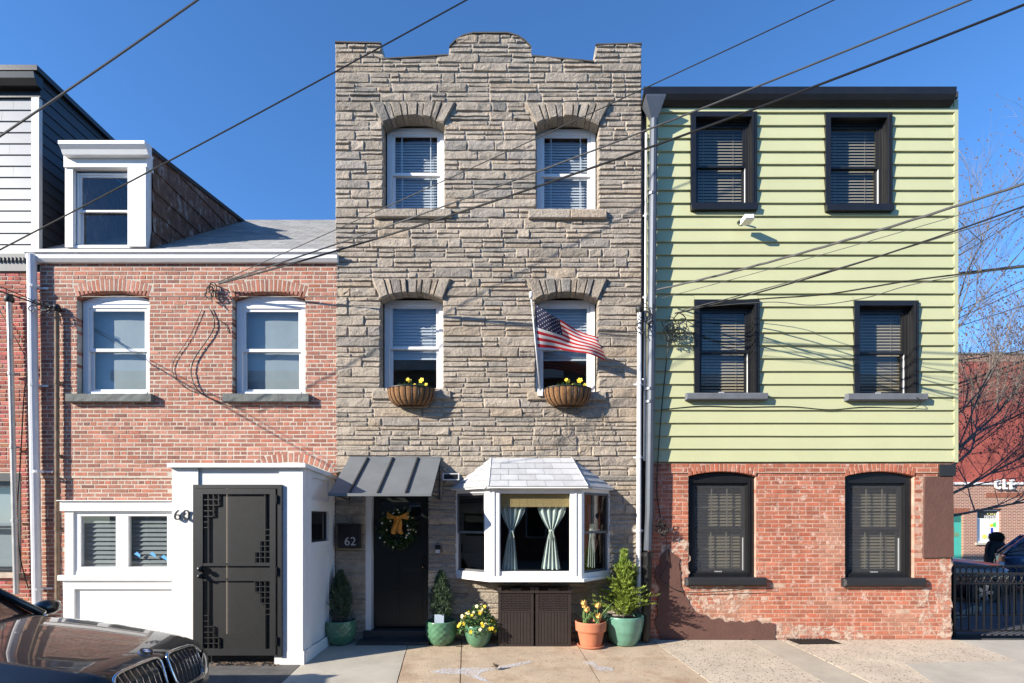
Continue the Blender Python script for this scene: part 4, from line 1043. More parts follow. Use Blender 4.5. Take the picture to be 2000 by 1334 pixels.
while z < QTOP - .1:
    zb = min(z + .18, QTOP - .02); m = MB(); k = U(.9, 1.15); m.cur = (k, k, k); xo = QX1
    m.poly([(xo, .062, z), (xo, 6.9, z), (xo - .016, 6.9, zb + .008), (xo - .016, .062, zb + .008)]); m.poly([(xo - .019, .062, z), (xo - .019, 6.9, z), (xo, 6.9, z), (xo, .062, z)]); m.obj('board', M['siding_navy'], gs); z += .18
m = MB(); m.box(QX0, QX1 + .06, -.1, 7, QTOP - .06, QTOP + .02); m.box(QX0, QX1 + .02, .0, .049, QT, QTOP - .06); m.obj('roof', M['black'], grey_house)
m = MB(); zt = Z(139, -.16); m.prismx([(0, zt - .16), (-.09, zt - .16), (-.14, zt - .08), (-.16, zt), (.0, zt)][::-1], QX0, X(72, -.1)); m.obj('gutter', M['gutter_black'], grey_house)
m = MB(); m.box(QX0, X(60), -.03, .05, Z(531), QB - .001); m.box(QX0, X(60), -.05, .05, Z(510), Z(502))
for k in range(40): xx = X(60) - .05 - k * .06; m.box(xx - .02, xx, -.07, -.0505, Z(513), Z(506))
m.obj('cornice', pm('slate_cornice', (.10, .105, .11), .6), grey_house)
QWX0 = QX0; QO = [Op(-9.2, X(40), Z(1118), Z(925))]
qw = backing('brick_wall', M['mortar'], grey_house, -10.5, BX0 - .004, -.05, Z(531), QO, .0075, .25, .006)
brick_wall(qw, M['brick_red'], -10.5, BX0 - .004, -.05, Z(531) - .004, QO, 0., .0652, .208, lambda x, z: tuple(v * U(.8, 1.2) for v in random.choice(((1.2, 1.4, 1.5), (1.4, 1.9, 2.0), (1.0, 1.1, 1.1), (1.5, 2.2, 2.4)))), keep=220)
o = QO[0]
m = MB(); m.box(o.x1 - .1, o.x1, .0, .15, o.z0, o.zc); m.box(o.x0, o.x1 - .1, .0, .15, o.zc - .12, o.zc); m.box(o.x0, o.x0 + .1, .0, .15, o.z0, o.zc - .12); m.obj('casing', M['charcoal'], grey_house)
dh_window(grey_house, o.x0 + .1, o.x1 - .1, o.z0, o.zc - .12, .05, M['black'], M['glass'], blind=dict(kind='shade', mat=M['shade']))
quick('sill', pm('worn_sill', (.45, .36, .28), .9, var=.2, bump=.5), grey_house, (o.x0 - .05, o.x1 + .06, -.06, .1, o.z0 - .08, o.z0 - .002))
shell(grey_house, QX0, QX1 - .165, .255, 6.9, -.05, QTOP - .07, (.1, 3., 5.9), M['interior_dark'])

# ================================================================= OPPOSITE SIDE OF THE STREET (only ever seen in reflections)
for i, (a, b, h, c) in enumerate(((-20, -9, 9.2, (.20, .10, .075)), (-8.98, -3.2, 9.8, (.26, .22, .18)), (-3.18, 2.6, 9.4, (.22, .10, .07)), (2.62, 8.4, 9.9, (.20, .18, .17)), (8.42, 20, 9.0, (.22, .11, .08)))):
    t = thing('row_house', 'plain row house of the opposite pavement, number %s along' % ('one', 'two', 'three', 'four', 'five')[i], 'house', ((a + b) / 2, -20, STREET), 'row houses across the street')
    quick('wall', pm('opposite_wall_%d' % i, c, .9, var=.2, vs=3), t, (a, b, -26, -17.5, STREET - .1, h)); quick('cornice', M['white'], t, (a, b, -17.5, -17.2, h - .4, h + .1))
    n = max(2, int((b - a) / 2.4))
    for fl in (1.0, 3.9, 6.6):
        for k in range(n):
            xx = a + (b - a) * (k + .5) / n; w = MB(); w.box(xx - .5, xx + .5, -17.5, -17.44, fl, fl + 1.6); wo = w.obj('window', M['white'], t)
            w = MB(); w.box(xx - .42, xx + .42, -17.438, -17.42, fl + .08, fl + 1.52); w.obj('pane', M['black'], wo)
m = MB(); m.box(-30, 30, -17.4, -13, STREET - .1, STREET + .13); o = m.obj('opposite_pavement', M['foam']); o['kind'] = 'structure'

# ================================================================= FAR BRICK BUILDING
FY = 17.0
def brickmat(name, c1, c2, mo, sc):
    m, nt, n, l, b = newmat(name); t = n.new('ShaderNodeTexBrick'); g = n.new('ShaderNodeNewGeometry')
    mp = n.new('ShaderNodeMapping'); mp.inputs['Rotation'].default_value = (PI / 2, 0, 0); l.new(g.outputs['Position'], mp.inputs[0]); l.new(mp.outputs[0], t.inputs[0])
    t.inputs['Color1'].default_value = (*c1, 1); t.inputs['Color2'].default_value = (*c2, 1); t.inputs['Mortar'].default_value = (*mo, 1); t.inputs['Scale'].default_value = sc
    t.inputs['Mortar Size'].default_value = .012; t.inputs['Brick Width'].default_value = .22; t.inputs['Row Height'].default_value = .075; t.inputs['Bias'].default_value = -.2
    l.new(t.outputs['Color'], b.inputs['Base Color']); b.inputs['Roughness'].default_value = .9; return m
FT, FM = Z(692, FY), Z(944, FY)
far = thing('corner_shop', 'brick laundry building with red painted upper wall and white sign letters behind the bare tree', 'building', (19, FY, -.06))
FX0 = 9.
fw = (X(1908, FY), X(1954, FY), Z(1060, FY), Z(996, FY)); fd = (X(1840, FY), X(1882, FY), -.06, Z(1003, FY))
m = MB(); o1 = Op(fw[0], fw[1], fw[2], fw[3]); o2 = Op(fd[0], fd[1], fd[2], fd[3])
backing('lower_wall', brickmat('far_brown_brick', (.30, .105, .06), (.20, .065, .04), (.52, .42, .33), 1.), far, FX0, 40, -.06, FM, [o1, o2], FY, FY + .3, 0.)
quick('upper_wall', pm('red_roof_paint', (.33, .075, .052), .85, var=.18, vs=2.5, bump=.5, bs=14), far, (FX0, 40, FY + .05, FY + 8, FM + .002, FT - .35))
quick('parapet', pm('weathered_parapet', (.33, .19, .14), .9, var=.25, vs=3), far, (FX0, 40, FY + .02, FY + .4, FT - .35, FT)); quick('ledge', M['white'], far, (FX0, 40, FY - .08, FY + .05, FM - .06, FM + .05)); quick('coping', M['greysill'], far, (FX0, 40, FY - .03, FY + .45, FT, FT + .08))
for k, (a, b) in enumerate(((1941.5, 1955), (1957.5, 1968.5), (1970, 1983))):
    put_text('CLE'[k], .66, (X((a + b) / 2, FY - .1), FY - .1, Z(947, FY - .1)), 'sign_letter', M['white'], far, sx=.60, extr=.05, weight=.012)
m = MB(); m.box(fw[0] + .0, fw[0] + .1, FY + .08, FY + .2, fw[2], fw[3]); m.box(fw[1] - .05, fw[1], FY + .08, FY + .2, fw[2], fw[3]); m.box(fw[0] + .1, fw[1] - .05, FY + .08, FY + .2, fw[3] - .05, fw[3]); m.box(fw[0] + .1, fw[1] - .05, FY + .08, FY + .2, fw[2], fw[2] + .06)
w = m.obj('shop_window', M['vinyl'], far)
quick('sill', M['foam'], far, (fw[0] - .1, fw[1] + .1, FY - .08, FY + .1, fw[2] - .1, fw[2] - .002)); quick('lintel', M['black'], far, (fw[0] - .05, fw[1] + .02, FY - .02, FY + .08, fw[3] + .002, fw[3] + .05))
quick('poster_board', M['white'], w, (fw[0] + .1, fw[1] - .05, FY + .16, FY + .19, fw[2] + .06, fw[3] - .42)); quick('sign_board', M['black'], w, (fw[0] + .1, fw[1] - .05, FY + .155, FY + .19, fw[3] - .415, fw[3] - .05))
put_text('ON', .19, (X(1936, FY + .15), FY + .15, Z(1004.5, FY + .15)), 'lettering', pm('sign_yellow', (.7, .65, .25), .6), w, sx=1.4, extr=.002); put_text('PREMISES', .24, (X(1936.5, FY + .15), FY + .15, Z(1010.5, FY + .15)), 'lettering', M['white'], w, sx=.74, extr=.002)
def dot(px, py, rx, rz, mat, nm, yy=.15):
    d = MB(); c = P(px, py, FY + yy); d.prism([(c[0] + rx * math.cos(a * PI / 6), c[2] + rz * math.sin(a * PI / 6)) for a in range(12)], FY + yy - .004, FY + yy + .004); d.obj(nm, mat, w)
blue = pm('poster_blue', (.02, .04, .36), .6); dot(1944, 1025, .13, .13, pm('poster_green', (.10, .60, .10), .6), 'poster_shape'); dot(1936.5, 1026, .09, .08, M['yellow'], 'poster_shape'); dot(1923, 1048, .13, .11, pm('poster_lime', (.6, .62, .12), .6), 'poster_shape')
for (a, b, c, d) in ((1935, 1939.5, 1041, 1031), (1931, 1952, 1051, 1042)): quick('poster_shape', blue, w, (X(a, FY + .15), X(b, FY + .15), FY + .146, FY + .152, Z(c, FY + .15), Z(d, FY + .15)))
dr = quick('shop_door', pm('teal_door', (.06, .40, .32), .5, var=.08), far, (fd[0], fd[1], FY + .12, FY + .2, fd[2], fd[3]))
quick('transom', pm('dark_teal', (.025, .16, .13), .4), dr, (fd[0] + .15, fd[1] - .05, FY + .11, FY + .119, fd[3] - .42, fd[3] - .08))
for (a, b, c, d) in ((1861, 1868, 1040, 1030), (1866, 1877, 1048, 1040)): quick('notice', pm('faded_notice', (.15, .28, .16), .7) if a == 1861 else bpy.data.materials['faded_notice'], dr, (X(a, FY), X(b, FY), FY + .114, FY + .1195, Z(c, FY), Z(d, FY)))
m = MB()
for k in range(19): xx = fd[0] - .1 + k * .075; m.box(xx, xx + .055, FY - .02, FY + .001, fd[3] + .02, fd[3] + .25)
for k in range(40): xx = X(1925, FY) + k * .075; m.box(xx, xx + .055, FY - .02, FY + .001, Z(972, FY), Z(962, FY))
m.obj('soldier_bricks', pm('soldier_brick', (.27, .10, .06), .9, var=.3, vs=10), far, kind='stuff')

# ================================================================= CARS
def car(name, label, nose, paint, yaw=0., sz=1., sx=1., plain=False, group=None):
    T = thing(name, label, 'car', (nose[0] - 2.4 * sx, nose[1], nose[2]), group)
    cy_, sy_ = math.cos(yaw), math.sin(yaw)
    def w(p): x, y, z = p[0] * sx, p[1], p[2] * sz; return (nose[0] + x * cy_ - y * sy_, nose[1] + x * sy_ + y * cy_, nose[2] + z)
    def part(m, nm, mat, par=T, smooth=False, **kw): m.v = [w(p) for p in m.v]; return m.obj(nm, mat, par, smooth=smooth, **kw)
    st = [(.03, .30, .78, .74), (.02, .52, .93, .82), (-.02, .66, .995, .86), (-.08, .765, 1.03, .895), (-.18, .85, 1.062, .93), (-.32, .905, 1.09, .965), (-.55, .94, 1.128, 1.005), (-.85, .958, 1.172, 1.05), (-1.2, .966, 1.215, 1.095),
          (-1.55, .97, 1.25, 1.135), (-1.72, .97, 1.262, 1.15), (-1.9, .97, 1.22, 1.165), (-2.5, .972, 1.2, 1.175), (-3.3, .972, 1.2, 1.18), (-4.1, .965, 1.2, 1.18), (-4.5, .94, 1.19, 1.16), (-4.7, .9, 1.13, 1.1), (-4.82, .80, 1.0, .96), (-4.86, .66, .85, .82)]
    m = MB(); rings = []
    for x, hw, zc, zf in st:
        k = min(1, max(0, (-x - .05) / .3)); lowz = .22 if x < -.2 else .26
        sec = [(0, zc), (.22 * hw, zc - .002), (.45 * hw, zc - .010), (.60 * hw, zc - .018), (.655 * hw, zc - .024), (.69 * hw, zc - .024 - .026 * k), (.80 * hw, zc * .6 + zf * .4 - .02), (.90 * hw, zf + .012), (.965 * hw, zf - .035), (hw, zf - .13), (hw * 1.0, .66), (.985 * hw, .45), (.95 * hw, .30), (.82 * hw, lowz)]
        full = [(-a, b) for a, b in reversed(sec[1:])] + sec; rings.append([m.vert((x, a, b)) for a, b in full])
    n = len(rings[0])
    for a, b in zip(rings, rings[1:]):
        for i in range(n - 1): m.face((a[i], a[i + 1], b[i + 1], b[i]))
        m.face((a[n - 1], a[0], b[0], b[n - 1]))
    m.face(rings[0]); m.face(rings[-1][::-1])
    body = part(m, 'body', paint, smooth=True)
    gl = M['car_glass']
    def quadg(fn, nu, nv, nm, mat, smooth=True): g = MB(); g.grid(fn, nu, nv); return part(g, nm, mat, smooth=smooth)
    rb, rf = -4.25, -2.42
    def wind(u, v): y = (u - .5) * 2; b = (-1.66 - .10 * y * y, .80 * y, 1.235 - .05 * y * y); t = (rf - .04 * y * y, .60 * y, 1.70 - .02 * y * y); return tuple(b[i] + (t[i] - b[i]) * v + (0, 0, .02 * math.sin(PI * v))[i] for i in range(3))
    quadg(wind, 10, 5, 'windshield', gl)
    def roof_(u, v): y = (u - .5) * 2; return (rf + (rb - rf) * v - .04 * y * y, .615 * y * (1 - .04 * v), 1.70 + .05 * math.sin(PI * (.12 + .8 * v)) - .035 * y * y)
    quadg(roof_, 8, 8, 'roof', paint)
    def rear(u, v): y = (u - .5) * 2; b = (-4.72, .78 * y, 1.15); t = (rb, .585 * y, 1.70 - .03 * y * y); return tuple(b[i] + (t[i] - b[i]) * v for i in range(3))
    quadg(rear, 6, 3, 'rear_window', gl)
    for s in (-1, 1):
        def side(u, v): b = (-1.78 - 2.9 * u, s * .90, 1.165); t = (rf - .03 + (rb - rf) * u, s * .605, 1.675); return tuple(b[i] + (t[i] - b[i]) * v + (0, s * .03 * math.sin(PI * v), 0)[i] for i in range(3))
        quadg(side, 8, 3, 'side_window', gl)
        for p, q, r in (((-1.72, s * .84, 1.2), (rf, s * .605, 1.695), .035), ((-3.05, s * .92, 1.17), (-3.25, s * .62, 1.69), .03), ((-4.72, s * .82, 1.14), (rb, s * .595, 1.69), .06), ((rf, s * .6, 1.70), (rb, s * .59, 1.70), .03), ((-1.75, s * .905, 1.172), (-4.65, s * .87, 1.172), .016)):
            g = MB(); g.tube([p, q], r, 8); part(g, 'pillar', paint if r > .02 else M['chrome'], smooth=True)
        g = MB(); g.lathe([(0, -.10), (.07, -.09), (.1, -.03), (.1, .03), (.06, .07), (0, .075)], (0, 0, 0), 12, axis='x'); g.v = [(-1.86 + p[0], s * 1.05 + p[1] * 1.15, 1.235 + p[2] * .75) for p in g.v]; mr = part(g, 'mirror', paint, smooth=True)
        for wx in (-.92, -3.78):
            g = MB(); yc = s * .86; g.lathe([(.20, -.11), (.30, -.12), (.35, -.10), (.37, -.04), (.37, .04), (.35, .10), (.30, .12), (.20, .11)], (wx, yc, .37), 22, axis='y'); wh = part(g, 'tyre', M['rubber'], smooth=True)
            g = MB(); yy = s * .965
            for k in range(5): a = 2 * PI * k / 5; g.prism([(wx + .05 * math.cos(a - 1), .37 + .05 * math.sin(a - 1)), (wx + .24 * math.cos(a - .18), .37 + .24 * math.sin(a - .18)), (wx + .24 * math.cos(a + .18), .37 + .24 * math.sin(a + .18)), (wx + .05 * math.cos(a + 1), .37 + .05 * math.sin(a + 1))], min(yy, yy - s * .04), max(yy, yy - s * .04))
            part(g, 'rim', M['chrome'], wh)
            g = MB(); g.lathe([(.375, -.01), (.42, 0), (.42, .012), (.375, .014)], (wx, s * .968, .40), 24, axis='y'); part(g, 'wheel_arch', M['rubber'])
        g = MB(); g.grid(lambda u, v: (-.03 - .30 * u ** 1.3, s * (.50 + .385 * u), .80 + .015 * u + (.115 - .02 * abs(u - .5)) * v), 6, 2); g.v = [(p[0] + .045, p[1] * 1.005, p[2]) for p in g.v]; part(g, 'headlight', M['lamp_glass'], smooth=True)
        g = MB(); g.grid(lambda u, v: (-4.70 - .12 * (1 - u) ** .5 * 1 + .01, s * (.62 + .315 * u), .93 + .17 * v), 5, 2); g.v = [(p[0] - .02, p[1] * 1.015, p[2]) for p in g.v]; part(g, 'tail_light', M['tail'], smooth=True)
    if plain: return T
    # double grille
    for s in (-1, 1):
        out = []
        for k in range(28):
            a = 2 * PI * k / 28; ca, sa = math.cos(a), math.sin(a); e = .42
            u = math.copysign(abs(ca) ** e, ca); v = math.copysign(abs(sa) ** e, sa)
            yy = s * (.255 + .215 * u * (1 + .06 * v)); zz = .88 + .142 * v - .035 * (abs(yy) - .22) * (1 if v > 0 else .2) * 2; out.append((.045 - .05 * v - .16 * max(0, abs(yy) - .15) ** 1.3, yy, zz))
        g = MB(); g.tube(out + out[:1], .013, 6, caps=False); rim = part(g, 'grille_frame', M['chrome'], smooth=True)
        g = MB(); c = Vector((.012, s * .255, .88)); ci = g.vert(c); ids = [g.vert((p[0] - .015, p[1], p[2])) for p in out]
        for i in range(28): g.face((ci, ids[i], ids[(i + 1) % 28]))
        part(g, 'grille_back', M['rubber'], rim)
        for k in range(8):
            yy = s * (.255 + .215 * (-1 + 2 * (k + .5) / 8) * .97); g = MB(); xx = -.16 * max(0, abs(yy) - .15) ** 1.3
            g.tube([(.10 + xx - .0, yy, .765), (.085 + xx, yy, .83), (.052 + xx, yy, .93), (.004 + xx, yy, 1.0)], .0045, 5); part(g, 'grille_slat', M['chrome'], rim)
    c = Vector((-.13, 0, 1.052)); nrm = Vector((.38, 0, 1)).normalized(); e1 = Vector((0, 1, 0)); e2 = nrm.cross(e1)
    def disc(r0, r1, a0, a1, h, mat, nm, par):
        g = MB(); k = 10; A = [g.vert(c + nrm * h + (e1 * math.cos(a0 + (a1 - a0) * i / k) + e2 * math.sin(a0 + (a1 - a0) * i / k)) * r1) for i in range(k + 1)]; B = [g.vert(c + nrm * h + (e1 * math.cos(a0 + (a1 - a0) * i / k) + e2 * math.sin(a0 + (a1 - a0) * i / k)) * r0) for i in range(k + 1)]
        for i in range(k): g.face((B[i], A[i], A[i + 1], B[i + 1]))
        return part(g, nm, mat, par)
    g = MB(); rr = 20; top = [g.vert(c + nrm * .009 + (e1 * math.cos(2 * PI * i / rr) + e2 * math.sin(2 * PI * i / rr)) * .050) for i in range(rr)]; bt = [g.vert(c - nrm * .01 + (e1 * math.cos(2 * PI * i / rr) + e2 * math.sin(2 * PI * i / rr)) * .054) for i in range(rr)]
    g.face(top)
    for i in range(rr): g.face((bt[i], bt[(i + 1) % rr], top[(i + 1) % rr], top[i]))
    bd = part(g, 'badge', M['chrome'])
    for k in range(2): disc(.029, .047, k * PI, (k + 1) * PI, .0105, M['rubber'], 'badge_ring', bd)
    for k in range(4): disc(.0, .028, k * PI / 2, (k + 1) * PI / 2, .011, M['badge_blue'] if k % 2 else M['white'], 'badge_quarter', bd)
    g = MB(); g.box(.02, .055, -.62, .62, .40, .58); part(g, 'lower_intake', M['rubber'])
    return T
M['car_glass'] = glass('car_glass', (.10, .11, .11), 2.0)
M['lamp_glass'] = pm('dark_headlight', (.03, .032, .036), .08, coat=1.)
M['tail'] = pm('tail_light_red', (.10, .006, .014), .15, coat=.6)
M['badge_blue'] = pm('badge_blue', (.02, .12, .45), .3)
car('parked_car', 'dark grey parked car with double oval grille, hood toward the white porch', (-2.80, -3.9, STREET), carpaint('dark_grey_car_paint', (.014, .0145, .016), .35, .5))
car('red_car', 'dark red car parked beyond the iron fence', (X(1926, 3.9 + .9), 4.8, -.15), carpaint('dark_red_car_paint', (.035, .004, .004), .3, .5), sz=.92, plain=True)
car('blue_suv', 'steel blue car with its tail light beside the person in black', (14.15 + 4.86 * .766, 7.0 - 4.86 * .643, -.15), carpaint('steel_blue_car_paint', (.05, .095, .18), .35, .5), yaw=-.698, sz=.92, plain=True)

# ================================================================= PERSON behind the fence
def person():
    px, py_ = X(1945, 9.2), 9.2; z0 = -.15 - .13
    t = thing('person', 'person in black coat with dark fur hood walking beyond the iron fence', 'person', (px, py_, z0))
    V = [(0, 0, .95), (0, 0, 1.15), (0, -.02, 1.36), (0, -.02, 1.47), (0, -.03, 1.58), (.20, 0, 1.38), (.27, .03, 1.10), (.24, -.06, .88), (-.20, 0, 1.38), (-.28, .03, 1.10), (-.25, -.06, .88), (.10, 0, .90), (.11, -.03, .50), (.12, .06, .06), (-.10, 0, .90), (-.11, .05, .50), (-.12, .14, .06), (.12, -.08, .03), (-.12, .0, .03)]
    E = [(0, 1), (1, 2), (2, 3), (3, 4), (2, 5), (5, 6), (6, 7), (2, 8), (8, 9), (9, 10), (0, 11), (11, 12), (12, 13), (0, 14), (14, 15), (15, 16), (13, 17), (16, 18)]
    rad = [.20, .20, .20, .08, .10, .10, .085, .06, .10, .085, .06, .11, .08, .055, .11, .08, .055, .05, .05]
    me = bpy.data.meshes.new('body'); me.from_pydata(V, E, []); o = bpy.data.objects.new('body', me); COL.objects.link(o); o.parent = t
    sk = o.modifiers.new('skin', 'SKIN'); 
    for i, sv_ in enumerate(me.skin_vertices[0].data): sv_.radius = (rad[i], rad[i] * .8); sv_.use_root = i == 0
    sb = o.modifiers.new('sub', 'SUBSURF'); sb.levels = 2; sb.render_levels = 2
    me.materials.append(pm('black_clothes', (.010, .010, .012), .8, var=.2))
    m = MB(); 
    def prof(k): return .24 + .05 * math.sin(k)
    m.lathe([(.29, .72), (.30, .9), (.275, 1.1), (.27, 1.3), (.20, 1.42), (.10, 1.47)], (px, py_, z0), 16, wob=lambda j, k: 1 + .03 * math.sin(k * 2.4 + j)); m.obj('coat', bpy.data.materials['black_clothes'], t, smooth=True)
    m = MB()
    for i in range(900):
        a, b = U(0, 2 * PI), U(-.7, 1.2); d = Vector((math.cos(a) * math.cos(b), math.sin(a) * math.cos(b), math.sin(b))); c = Vector((px, py_ - .03, z0 + 1.57)) + Vector((d.x * .17, d.y * .17, d.z * .17)); s = d.orthogonal().normalized() * .012; m.poly([c - s, c + s, c + d * U(.03, .07) + Vector((U(-.02, .02), U(-.02, .02), U(-.03, .01)))])
    m.lathe([(.0, .19), (.1, .165), (.165, .08), (.175, 0), (.15, -.09), (.1, -.14)], (px, py_ - .03, z0 + 1.57), 14); m.obj('fur_hood', pm('dark_fur', (.025, .016, .012), .95, var=.3, vs=30), t)
person()

# ================================================================= IRON FENCE
def fence(label, y, x0, x1, ztop_, gap, rings=True, lean=0.):
    t = thing('iron_fence', label, 'fence', ((x0 + x1) / 2, y, -.03)); zb = -.03; zr1, zr0, zbm = ztop_ - .03, ztop_ - .19, .06
    for zz, h in ((zr1, .016), (zr0, .012), (zbm, .012)): quick('rail', M['iron'], t, (x0, x1, y - .014, y + .014, zz - h, zz + h))
    n = int((x1 - x0) / gap)
    for k in range(n + 1):
        x = x0 + gap * k; m = MB(); r = .008 if k % 12 else .02; m.box(x - r, x + r, y - r, y + r, zb - .02 if k % 12 == 0 else zbm + .012, zr0 - .012 if k % 12 else zr1 + .05); m.obj('baluster' if k % 12 else 'post', M['iron'], t)
        if rings and k < n:
            m = MB(); c = (x + gap / 2, y, (zr0 + zr1) / 2); rr = .062; m.tube([(c[0] + rr * math.cos(2 * PI * i / 14), y, c[2] + rr * math.sin(2 * PI * i / 14)) for i in range(15)], .010, 5, caps=False); m.obj('ring', M['iron'], t)
    return t
fence('black iron railing with a row of rings along its top, beside the green house', .40, X(1863, .4), X(1863, .4) + 2.6, Z(1117, .4), .123)
fence('plainer black railing standing behind the ringed front railing', 1.75, 7.0, 12., Z(1103, 1.75), .118)
m = MB()
for k in range(9):
    x = 8.6 + k * .14; m.box(x, x + .10, 1.9 + k * .1, 2.0 + k * .1, -.03, .05 + .02 * R())
tag(m.obj('edging_stones', M['foam'], None), 'pale edging stones on the dark yard ground behind the railing', 'edging')

# ================================================================= BARE TREE
def tree():
    bx, by = 11.3, 5.6
    t = thing('bare_tree', 'leafless tree with pale twigs in front of the red wall', 'tree', (bx, by, -.15))
    tr = MB(); cr = MB(); buds = MB()
    rnd = random.Random(21)
    tr.tube([(bx, by, -.2), (bx + .05, by, 1.2), (bx + .0, by + .05, 2.6), (bx + .1, by, 3.4)], [.19, .15, .13, .11], 9)
    def grow(p, d, L, r, lev):
        pts = [p]; n = 4
        for i in range(n):
            d = (d + Vector((rnd.uniform(-.22, .22), rnd.uniform(-.22, .22), rnd.uniform(-.12, .18)))).normalized(); pts.append(pts[-1] + d * L / n)
        (cr).tube(pts, [r * (1 - .16 * i) for i in range(n + 1)], 5 if lev < 2 else 3, caps=False)
        if lev >= 4:
            if rnd.random() < .55: q = pts[-1]; s = rnd.uniform(.012, .022); buds.poly([q + Vector((-s, 0, -s)), q + Vector((s, 0, -s)), q + Vector((s, 0, s)), q + Vector((-s, 0, s))])
            return
        for i in range(1, n + 1):
            for _ in range(2 if lev < 2 else (1 if rnd.random() < .7 else 2)):
                nd = (d + Vector((rnd.uniform(-1, 1), rnd.uniform(-1, 1), rnd.uniform(-.35, .75))) * .85).normalized(); grow(pts[i], nd, L * rnd.uniform(.5, .72), r * .48, lev + 1)
    for p, d, L, r in (((bx, by, 2.4), (1, .1, .25), 3.6, .042), ((bx, by, 1.9), (1, -.3, .12), 3.4, .038), ((bx, by, 3.2), (.8, .1, .9), 3.8, .045), ((bx + .1, by, 3.4), (.35, 0, 1), 4.2, .05), ((bx, by, 3.0), (.9, .3, .55), 3.6, .04), ((bx, by, 3.2), (-.8, .2, .8), 3., .06)):
        grow(Vector(p), Vector(d).normalized(), L, r, 0)
    tr.obj('trunk', M['bark'], t, smooth=True); cr.obj('crown', M['twig'], t, kind='stuff'); 
    if buds.f: buds.obj('buds', pm('brown_bud', (.16, .09, .06), .9), t, kind='stuff')
tree()

# ================================================================= PIPES AND CABLES
def cable(name, label, cat, a, b, sag=.1, r=.011, mat='rubber', n=18, group=None, mid=None, wig=0.):
    a, b = Vector(a), Vector(b); m = MB()
    pts = [a.lerp(b, i / n) - Vector((0, 0, sag * 4 * (i / n) * (1 - i / n))) + Vector((0, 0, wig * math.sin(i * 2.1))) for i in range(n + 1)]
    m.tube(pts, r, 6); return tag(m.obj(name, M[mat], None), label, cat, group)
def wire_path(name, label, cat, pts, r=.008, mat='rubber', group=None):
    P_ = [Vector(p) for p in pts]; out = []
    for i in range(len(P_) - 1):                       # Catmull-Rom
        p0, p1, p2, p3 = P_[max(0, i - 1)], P_[i], P_[i + 1], P_[min(len(P_) - 1, i + 2)]
        for k in range(6):
            t = k / 6; out.append(.5 * ((2 * p1) + (p2 - p0) * t + (2 * p0 - 5 * p1 + 4 * p2 - p3) * t * t + (3 * p1 - p0 - 3 * p2 + p3) * t ** 3))
    out.append(P_[-1]); m = MB(); m.tube(out, r, 5); return tag(m.obj(name, M[mat], None), label, cat, group)
cable('overhead_cable', 'thick grey overhead cable crossing the sky above the grey house', 'cable', P(-70, 313, -3), P(540, -110, -3), .02, .010, 'cable_grey')
cable('overhead_cable', 'long thin overhead cable running from the grey house past the stone parapet', 'cable', P(-70, 524, -1.6), P(1100, -105, -1.6), .04, .0095, 'rubber')
cable('service_cable', 'uppermost thin cable over the stone front to the brick house', 'cable', P(424, 552, -.12), P(1790, -76, -3.4), .03, .006, 'rubber')
cable('service_cable', 'middle cable over the stone front to the brick house', 'cable', P(426, 553, -.12), P(2010, -48, -3.2), .12, .010, 'cable_grey')
cable('service_cable', 'lowest thick cable over the stone front to the brick house', 'cable', P(428, 554, -.13), P(2090, -27, -3.0), .18, .013, 'rubber')
cable('service_cable', 'thick twisted cable crossing the green clapboard to the rain pipe', 'cable', P(1283, 566, -.22), P(2120, 318, -3.0), .08, .014, 'cable_grey', n=40, wig=.003)
cable('service_cable', 'faint thin cable just below the twisted cable on the green house', 'cable', P(1292, 582, -.18), P(2120, 346, -3.0), .03, .004, 'cable_grey')
cable('service_cable', 'black cable crossing the green clapboard from the wire tangle to the corner', 'cable', P(1318, 612, -.16), P(2120, 358, -2.6), .10, .010, 'rubber')
cable('service_cable', 'thin grey cable beside the black one on the green clapboard', 'cable', P(1330, 606, -.16), P(2120, 372, -2.4), .06, .006, 'cable_grey')
wire_path('service_cable', 'slack black cable hanging low across the green clapboard above its middle windows', 'cable', [P(1322, 612, -.16), P(1420, 590, -.3), P(1500, 583, -.5), P(1620, 574, -.9), P(1800, 545, -1.5), P(2120, 508, -2.6)], .010)
wire_path('service_cable', 'grey cable dipping over the right middle window of the green house', 'cable', [P(1340, 602, -.1), P(1500, 590, -.3), P(1590, 596, -.5), P(1690, 582, -.8), P(1800, 552, -1.2), P(2120, 500, -2.4)], .006, 'cable_grey')
wire_path('stapled_cable', 'thin cable stapled along the green clapboard under the middle sills', 'cable', [P(1292, 800, -.03), P(1370, 793, -.03), P(1445, 795, -.03), P(1540, 794, -.03), P(1620, 800, -.03), P(1690, 795, -.03), P(1780, 797, -.03), P(1798, 785, -.12), P(1790, 776, -.12)], .006)
for i, (a, b, r) in enumerate((((1862, 492), (2010, 396), .012), ((1862, 505), (2010, 414), .012), ((1862, 533), (2010, 516), .02), ((1862, 612), (2010, 540), .012), ((1862, 625), (2010, 557), .012), ((1862, 640), (2010, 592), .011), ((1862, 705), (2010, 682), .02), ((1862, 752), (2010, 700), .03), ((1862, 758), (2010, 712), .02), ((1862, 770), (2010, 728), .012), ((1862, 800), (2010, 762), .022), ((1862, 790), (2010, 745), .011))):
    yy = 5.5 + .25 * i; cable('street_cable', 'dark street cable strung behind the green house, among the bare branches', 'cable', P(a[0] - 60, a[1] + (a[1] - b[1]) * .4, yy), P(b[0] + 60, b[1] - (a[1] - b[1]) * .4, yy), .02, r, 'rubber', group='street cables behind the green house')
